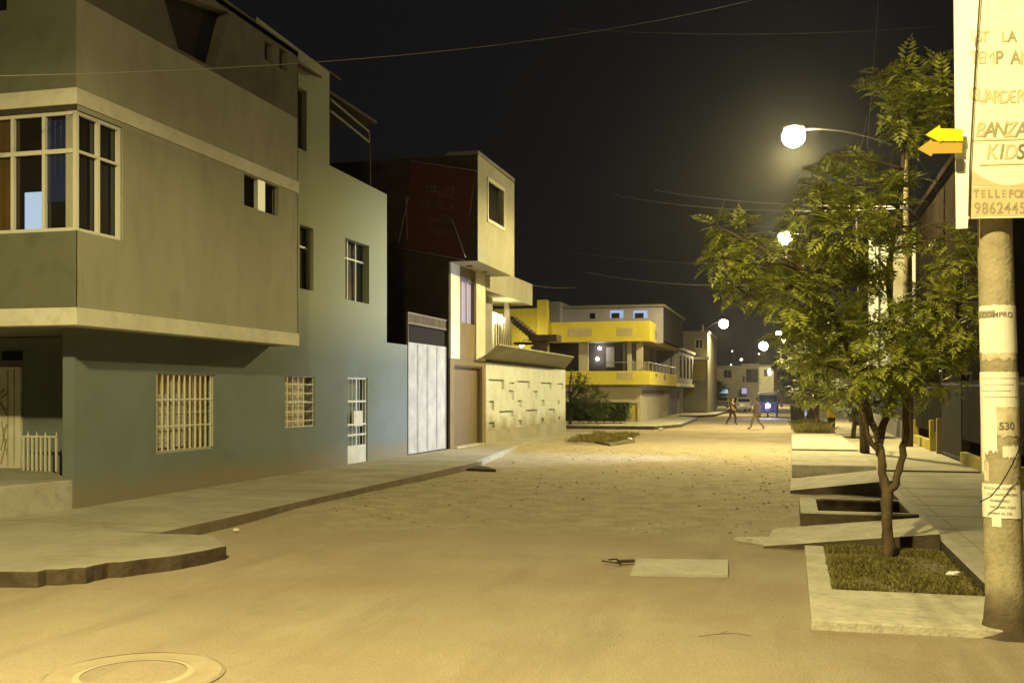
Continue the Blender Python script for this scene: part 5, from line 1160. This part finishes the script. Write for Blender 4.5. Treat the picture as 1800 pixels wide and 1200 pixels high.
# ---------------------------------------------------------------- vehicles
def loft(mb, secs, mi=0, cap=True):
    n = len(secs[0]); o = len(mb.v); v = [p for s in secs for p in s]; fs = []
    for i in range(len(secs) - 1):
        for k in range(n): q = (k + 1) % n; fs.append((i * n + k, i * n + q, (i + 1) * n + q, (i + 1) * n + k))
    if cap: fs += [tuple(range(n - 1, -1, -1)), tuple((len(secs) - 1) * n + k for k in range(n))]
    mb.add(v, fs, mi)
def car(label, x, y, rz, body, group=None):
    t = thing('parked_car', label, 'car', (0, 0, 0), group); W2 = .86
    def sec(yy, zl, zh, w): 
        return [(-w, yy, zl + .08), (-w * .94, yy, zl), (w * .94, yy, zl), (w, yy, zl + .08), (w * 1.01, yy, (zl + zh) / 2), (w * .96, yy, zh - .04), (w * .88, yy, zh), (-w * .88, yy, zh), (-w * .96, yy, zh - .04), (-w * 1.01, yy, (zl + zh) / 2)]
    q = MB(); loft(q, [sec(-2.1, .35, .8, W2 * .85), sec(-2.0, .25, .9, W2 * .96), sec(-1.3, .22, .95, W2), sec(0, .22, .98, W2), sec(1.4, .22, .94, W2), sec(1.95, .25, .8, W2 * .96), sec(2.1, .35, .65, W2 * .86)]); q.build('body', body, t, smooth=True, bevel=0)
    q = MB()
    def cs(yy, z, w): return [(-w, yy, .9), (w, yy, .9), (w * .82, yy, z), (-w * .82, yy, z)]
    loft(q, [cs(-1.95, .95, .78), cs(-1.55, 1.42, .80), cs(-.9, 1.5, .82), cs(.3, 1.47, .82), cs(1.1, .98, .80)]); q.build('cabin', body, t)
    q = MB(); q.add([(-.66, -1.93, 1.0), (.66, -1.93, 1.0), (.60, -1.63, 1.36), (-.60, -1.63, 1.36)], [(0, 1, 2, 3)]); q.build('rear_window', 'dark_glass', t)
    q = MB(); q.add([(-.66, 1.06, 1.04), (.66, 1.06, 1.04), (.60, .42, 1.43), (-.60, .42, 1.43)], [(3, 2, 1, 0)]); q.build('windscreen', 'dark_glass', t)
    for s_ in (-1, 1):
        q = MB(); xx = s_ * .80; q.add([(xx + s_ * .015, -1.5, 1.0), (xx + s_ * .015, .75, 1.0), (s_ * .70 + s_ * .01, .3, 1.4), (s_ * .70 + s_ * .01, -1.35, 1.4)], [(0, 1, 2, 3) if s_ > 0 else (3, 2, 1, 0)]); q.build('side_window', 'dark_glass', t)
        for yy in (-1.3, 1.32):
            q = MB().tube([(s_ * .66, yy, .31), (s_ * .88, yy, .31)], .31, 18); w = q.build('wheel', 'rubber', t); q = MB().tube([(s_ * .87, yy, .31), (s_ * .893, yy, .31)], .18, 12); q.build('rim', 'steel', w)
        q = MB().box(s_ * .56, s_ * .78, -2.1, -2.0, .66, .84); q.build('tail_light', 'maroon_roof', t, bevel=.02); q = MB().box(s_ * .5, s_ * .76, 1.98, 2.08, .55, .7); q.build('headlight', 'frame_white', t, bevel=.02)
    q = MB().box(-.78, .78, -2.16, -2.02, .34, .52); q.build('bumper', body, t, bevel=.03); q = MB().box(-.25, .25, -2.17, -2.162, .4, .5); q.build('number_plate', 'frame_white', t)
    t.location = (x, y, 0); t.rotation_euler.z = rz; return t
cc = G(1302, 722); car('white hatchback parked at the far left with its rear to the camera', cc.x, cc.y, math.radians(14), 'car_white', 'cars parked down the street')
cc = G(1272, 716); car('grey car parked beyond the white hatchback', cc.x - .3, cc.y, math.radians(8), 'car_grey', 'cars parked down the street')
# tricycle taxi
tk = G(1350, 733); t = thing('mototaxi', 'blue three wheeled taxi facing the camera with its headlight on', 'mototaxi', (0, 0, 0))
def sect(yy, pts): return [(x, yy, z) for x, z in pts]
sh = [(-.66, .35), (-.68, .8), (-.66, 1.1), (.66, 1.1), (.68, .8), (.66, .35)]
q = MB(); loft(q, [sect(-.25, [(x * .8, .35 + (z - .35) * .95) for x, z in sh]), sect(.1, sh), sect(1.5, sh)]); q.build('body', 'plastic_blue', t, bevel=.03)
rf = [(-.68, 1.62), (-.70, 1.68), (-.55, 1.80), (.55, 1.80), (.70, 1.68), (.68, 1.62)]; q = MB(); loft(q, [sect(-.5, [(x * .92, z - .04) for x, z in rf]), sect(0, rf), sect(1.5, rf)]); q.build('canopy', 'car_grey', t, bevel=.02)
for x, y in ((-.64, -.2), (.64, -.2), (-.64, 1.45), (.64, 1.45)): q = MB().tube([(x * .95, y, 1.05), (x, y, 1.66)], .025, 8); q.build('roof_pillar', 'steel', t)
q = MB().add([(-.58, -.30, 1.08), (.58, -.30, 1.08), (.55, -.36, 1.58), (-.55, -.36, 1.58)], [(0, 1, 2, 3)]); q.build('windscreen', 'dark_glass', t)
q = MB(); loft(q, [sect(-.75, [(-.18, .5), (-.2, .9), (0, 1.05), (.2, .9), (.18, .5), (0, .42)]), sect(-.25, [(-.36, .4), (-.42, .9), (0, 1.12), (.42, .9), (.36, .4), (0, .35)])]); q.build('front_cowl', 'plastic_blue', t, bevel=.02)
q = MB().tube([(0, -.85, .82), (0, -.72, .82)], [.15, .11], 16); hl_ = q.build('headlight', 'steel', t); q = MB().ball((0, -.86, .82), (.14, .05, .14)); q.build('lens', 'led', hl_)
for x, y in ((0, -.72), (-.58, 1.2), (.58, 1.2)):
    q = MB().tube([(x - .06, y, .25), (x + .06, y, .25)], .25, 16); w = q.build('wheel', 'rubber', t); q = MB().tube([(x - .065, y, .25), (x + .065, y, .25)], .12, 12); q.build('rim', 'steel', w)
q = MB().tube([(0, -.72, .25), (0, -.55, .95)], .035, 8); q.build('fork', 'steel', t)
q = MB().tube([(-.38, -.5, 1.0), (0, -.55, 1.02), (.38, -.5, 1.0)], .02, 8); q.build('handlebar', 'steel', t)
for s_ in (-1, 1):
    q = MB().box(s_ * .68, s_ * .84, -.36, -.33, 1.12, 1.26); q.build('mirror', 'black', t, bevel=.01)
    q = MB().box(s_ * .40, s_ * .66, -.3, 1.5, .33, .37); q.build('fender', 'plastic_blue', t)
light('headlight_beam', (0, -1.05, .82), 900, (.7, .75, 1), 'SPOT', .06, 70, .6, aim=(-.2, -20, -.3), parent=t)
t.location = (tk.x, tk.y, 0); t.scale = (1.2, 1.2, 1.15)

# ---------------------------------------------------------------- people
def person(label, loc, rz, J, top, bottom, sleeves=True, scale=1.0):
    t = thing('person', label, 'person', (0, 0, 0)); 
    names = list(J.keys()); par = {'chest': 'pelvis', 'neck': 'chest', 'skull': 'neck', 'shL': 'chest', 'elL': 'shL', 'wrL': 'elL', 'shR': 'chest', 'elR': 'shR', 'wrR': 'elR', 'hipL': 'pelvis', 'knL': 'hipL', 'anL': 'knL', 'toL': 'anL', 'hipR': 'pelvis', 'knR': 'hipR', 'anR': 'knR', 'toR': 'anR'}
    rad = {'pelvis': .125, 'chest': .135, 'neck': .055, 'skull': .06, 'shL': .06, 'elL': .042, 'wrL': .028, 'shR': .06, 'elR': .042, 'wrR': .028, 'hipL': .085, 'knL': .058, 'anL': .038, 'toL': .034, 'hipR': .085, 'knR': .058, 'anR': .038, 'toR': .034}
    def skin(name, vs, es, rs, m_, par_, lv=2):
        me = bpy.data.meshes.new(name); me.from_pydata(vs, es, []); o = bpy.data.objects.new(name, me); COL.objects.link(o); s = o.modifiers.new('s', 'SKIN'); o.modifiers.new('d', 'SUBSURF').levels = lv
        for i, r in enumerate(rs): me.skin_vertices[0].data[i].radius = (r, r)
        me.skin_vertices[0].data[0].use_root = True
        bpy.context.view_layer.update(); e = bpy.data.meshes.new_from_object(o.evaluated_get(bpy.context.evaluated_depsgraph_get())); bpy.data.objects.remove(o); e.name = name; e.materials.clear(); e.materials.append(M[m_])
        for p in e.polygons: p.use_smooth = True
        return link(e, name, par_)
    vs = [Vector(J[n]) for n in names]; rs = [rad[n] for n in names]; es = [(names.index(par[n]), names.index(n)) for n in names if n in par]
    # fingers and thumb as part of the same body skin
    for side in 'LR':
        w = Vector(J['wr' + side]); e_ = Vector(J['el' + side]); d = (w - e_).normalized(); s = d.cross(Vector((0, 0, 1)));
        if s.length < .2: s = Vector((0, 1, 0)).cross(d)
        s.normalize(); pi = len(vs); vs.append(w + d * .07); rs.append(.026); es.append((names.index('wr' + side), pi))
        for k, (o_, ll) in enumerate(((-.027, .065), (-.009, .078), (.009, .072), (.027, .058))):
            i0 = len(vs); vs.append(w + d * .10 + s * o_); rs.append(.009); es.append((pi, i0)); vs.append(w + d * (.10 + ll * .5) + s * o_ * 1.1); rs.append(.008); es.append((i0, i0 + 1)); vs.append(w + d * (.10 + ll * .9) + s * o_ * 1.1 + d.cross(s) * .02); rs.append(.007); es.append((i0 + 1, i0 + 2))
        i0 = len(vs); vs.append(w + d * .05 - s * .035); rs.append(.010); es.append((pi, i0)); vs.append(w + d * .09 - s * .055); rs.append(.008); es.append((i0, i0 + 1))
    body = skin('body', vs, es, rs, 'skin', t)
    # head: skull, jaw, nose, ears, eyes, mouth
    h = Vector(J['skull']); q = MB(); q.ball(h + Vector((0, 0, .06)), (.078, .095, .115), 16, 12); q.ball(h + Vector((0, -.02, -.01)), (.058, .07, .07), 14, 8); q.ball(h + Vector((0, -.10, .04)), (.013, .022, .022), 8, 6)
    for s_ in (-1, 1): q.ball(h + Vector((s_ * .08, .0, .045)), (.012, .02, .032), 8, 6)
    q.build('head', 'skin', body, smooth=True)
    q = MB(); 
    for s_ in (-1, 1): q.ball(h + Vector((s_ * .03, -.085, .065)), (.012, .008, .007), 8, 6)
    q.ball(h + Vector((0, -.088, -.005)), (.024, .006, .006), 8, 6); q.build('eyes_and_mouth', 'hair', body, smooth=True)
    q = MB(); q.ball(h + Vector((0, .018, .09)), (.088, .095, .105), 16, 10); q.ball(h + Vector((0, .05, .03)), (.07, .06, .09), 12, 8); q.build('hair', 'hair', t, smooth=True)
    def sub(ns, k, m_, name, ext=None):
        ids = {n: i for i, n in enumerate(ns)}; v = [Vector(J[n]) for n in ns]; e = [(ids[par[n]], ids[n]) for n in ns if n in par and par[n] in ids]; r = [rad[n] * k[n] if isinstance(k, dict) else rad[n] * k for n in ns]
        return skin(name, v, e, r, m_, t)
    sub(['pelvis', 'chest', 'shL', 'elL', 'shR', 'elR'] if sleeves else ['pelvis', 'chest', 'shL', 'shR'], 1.22, top, 'shirt')
    sub(['pelvis', 'hipL', 'knL', 'hipR', 'knR'] + (['anL', 'anR'] if sleeves != 'shorts' else []), 1.25, bottom, 'trousers')
    for s_ in 'LR':
        a = Vector(J['an' + s_]); b = Vector(J['to' + s_]); skin('shoe', [a, b + (b - a) * .1], [(0, 1)], [.05, .042], 'hair', t, 1)
    t.location = loc; t.rotation_euler.z = rz; t.scale = (scale,) * 3; return t
J1 = dict(pelvis=(0, 0, .92), chest=(0, -.02, 1.28), neck=(0, -.01, 1.45), skull=(0, -.03, 1.53), shL=(.17, 0, 1.38), elL=(.24, .14, 1.14), wrL=(.2, .02, .93), shR=(-.17, 0, 1.38), elR=(-.24, -.12, 1.14), wrR=(-.2, -.3, 1.0),
          hipL=(.09, 0, .86), knL=(.1, -.2, .48), anL=(.1, -.16, .09), toL=(.1, -.32, .04), hipR=(-.09, 0, .86), knR=(-.1, .1, .46), anR=(-.1, .38, .14), toR=(-.1, .3, .04))
p1 = G(1287, 746); p2 = G(1330, 755)
person('person in dark brown clothes striding across the road before the white car', (p1.x, p1.y, 0), math.radians(60), J1, 'cloth_dark', 'cloth_dark', scale=.98)
J2 = dict(J1); J2.update(knL=(.1, -.26, .5), anL=(.1, -.34, .1), toL=(.1, -.5, .07), knR=(-.1, .12, .46), anR=(-.1, .42, .12), toR=(-.1, .33, .04), elR=(-.25, -.08, 1.13), wrR=(-.22, -.26, .95))
person('person in a grey top and pale trousers walking in front of the mototaxi', (p2.x, p2.y, 0), math.radians(-75), J2, 'cloth_grey', 'cloth_pale', scale=1.03)
hz_ = MB().box(-320, 320, -60, 800, -2.5, 60)  # air volume added to give the lamps a halo like lens bloom
m = bpy.data.materials.new('bloom_haze'); m.use_nodes = True; m.node_tree.nodes.clear()
pv = m.node_tree.nodes.new('ShaderNodeVolumePrincipled'); mo = m.node_tree.nodes.new('ShaderNodeOutputMaterial')
pv.inputs['Color'].default_value = (.9, .9, .9, 1); pv.inputs['Density'].default_value = .00026; pv.inputs['Anisotropy'].default_value = .88
m.node_tree.links.new(pv.outputs[0], mo.inputs['Volume']); M['bloom_haze'] = m
tag(hz_.build('haze', 'bloom_haze'), 'thin haze added for a lens bloom glow round the street lamps', 'haze', kind='stuff')
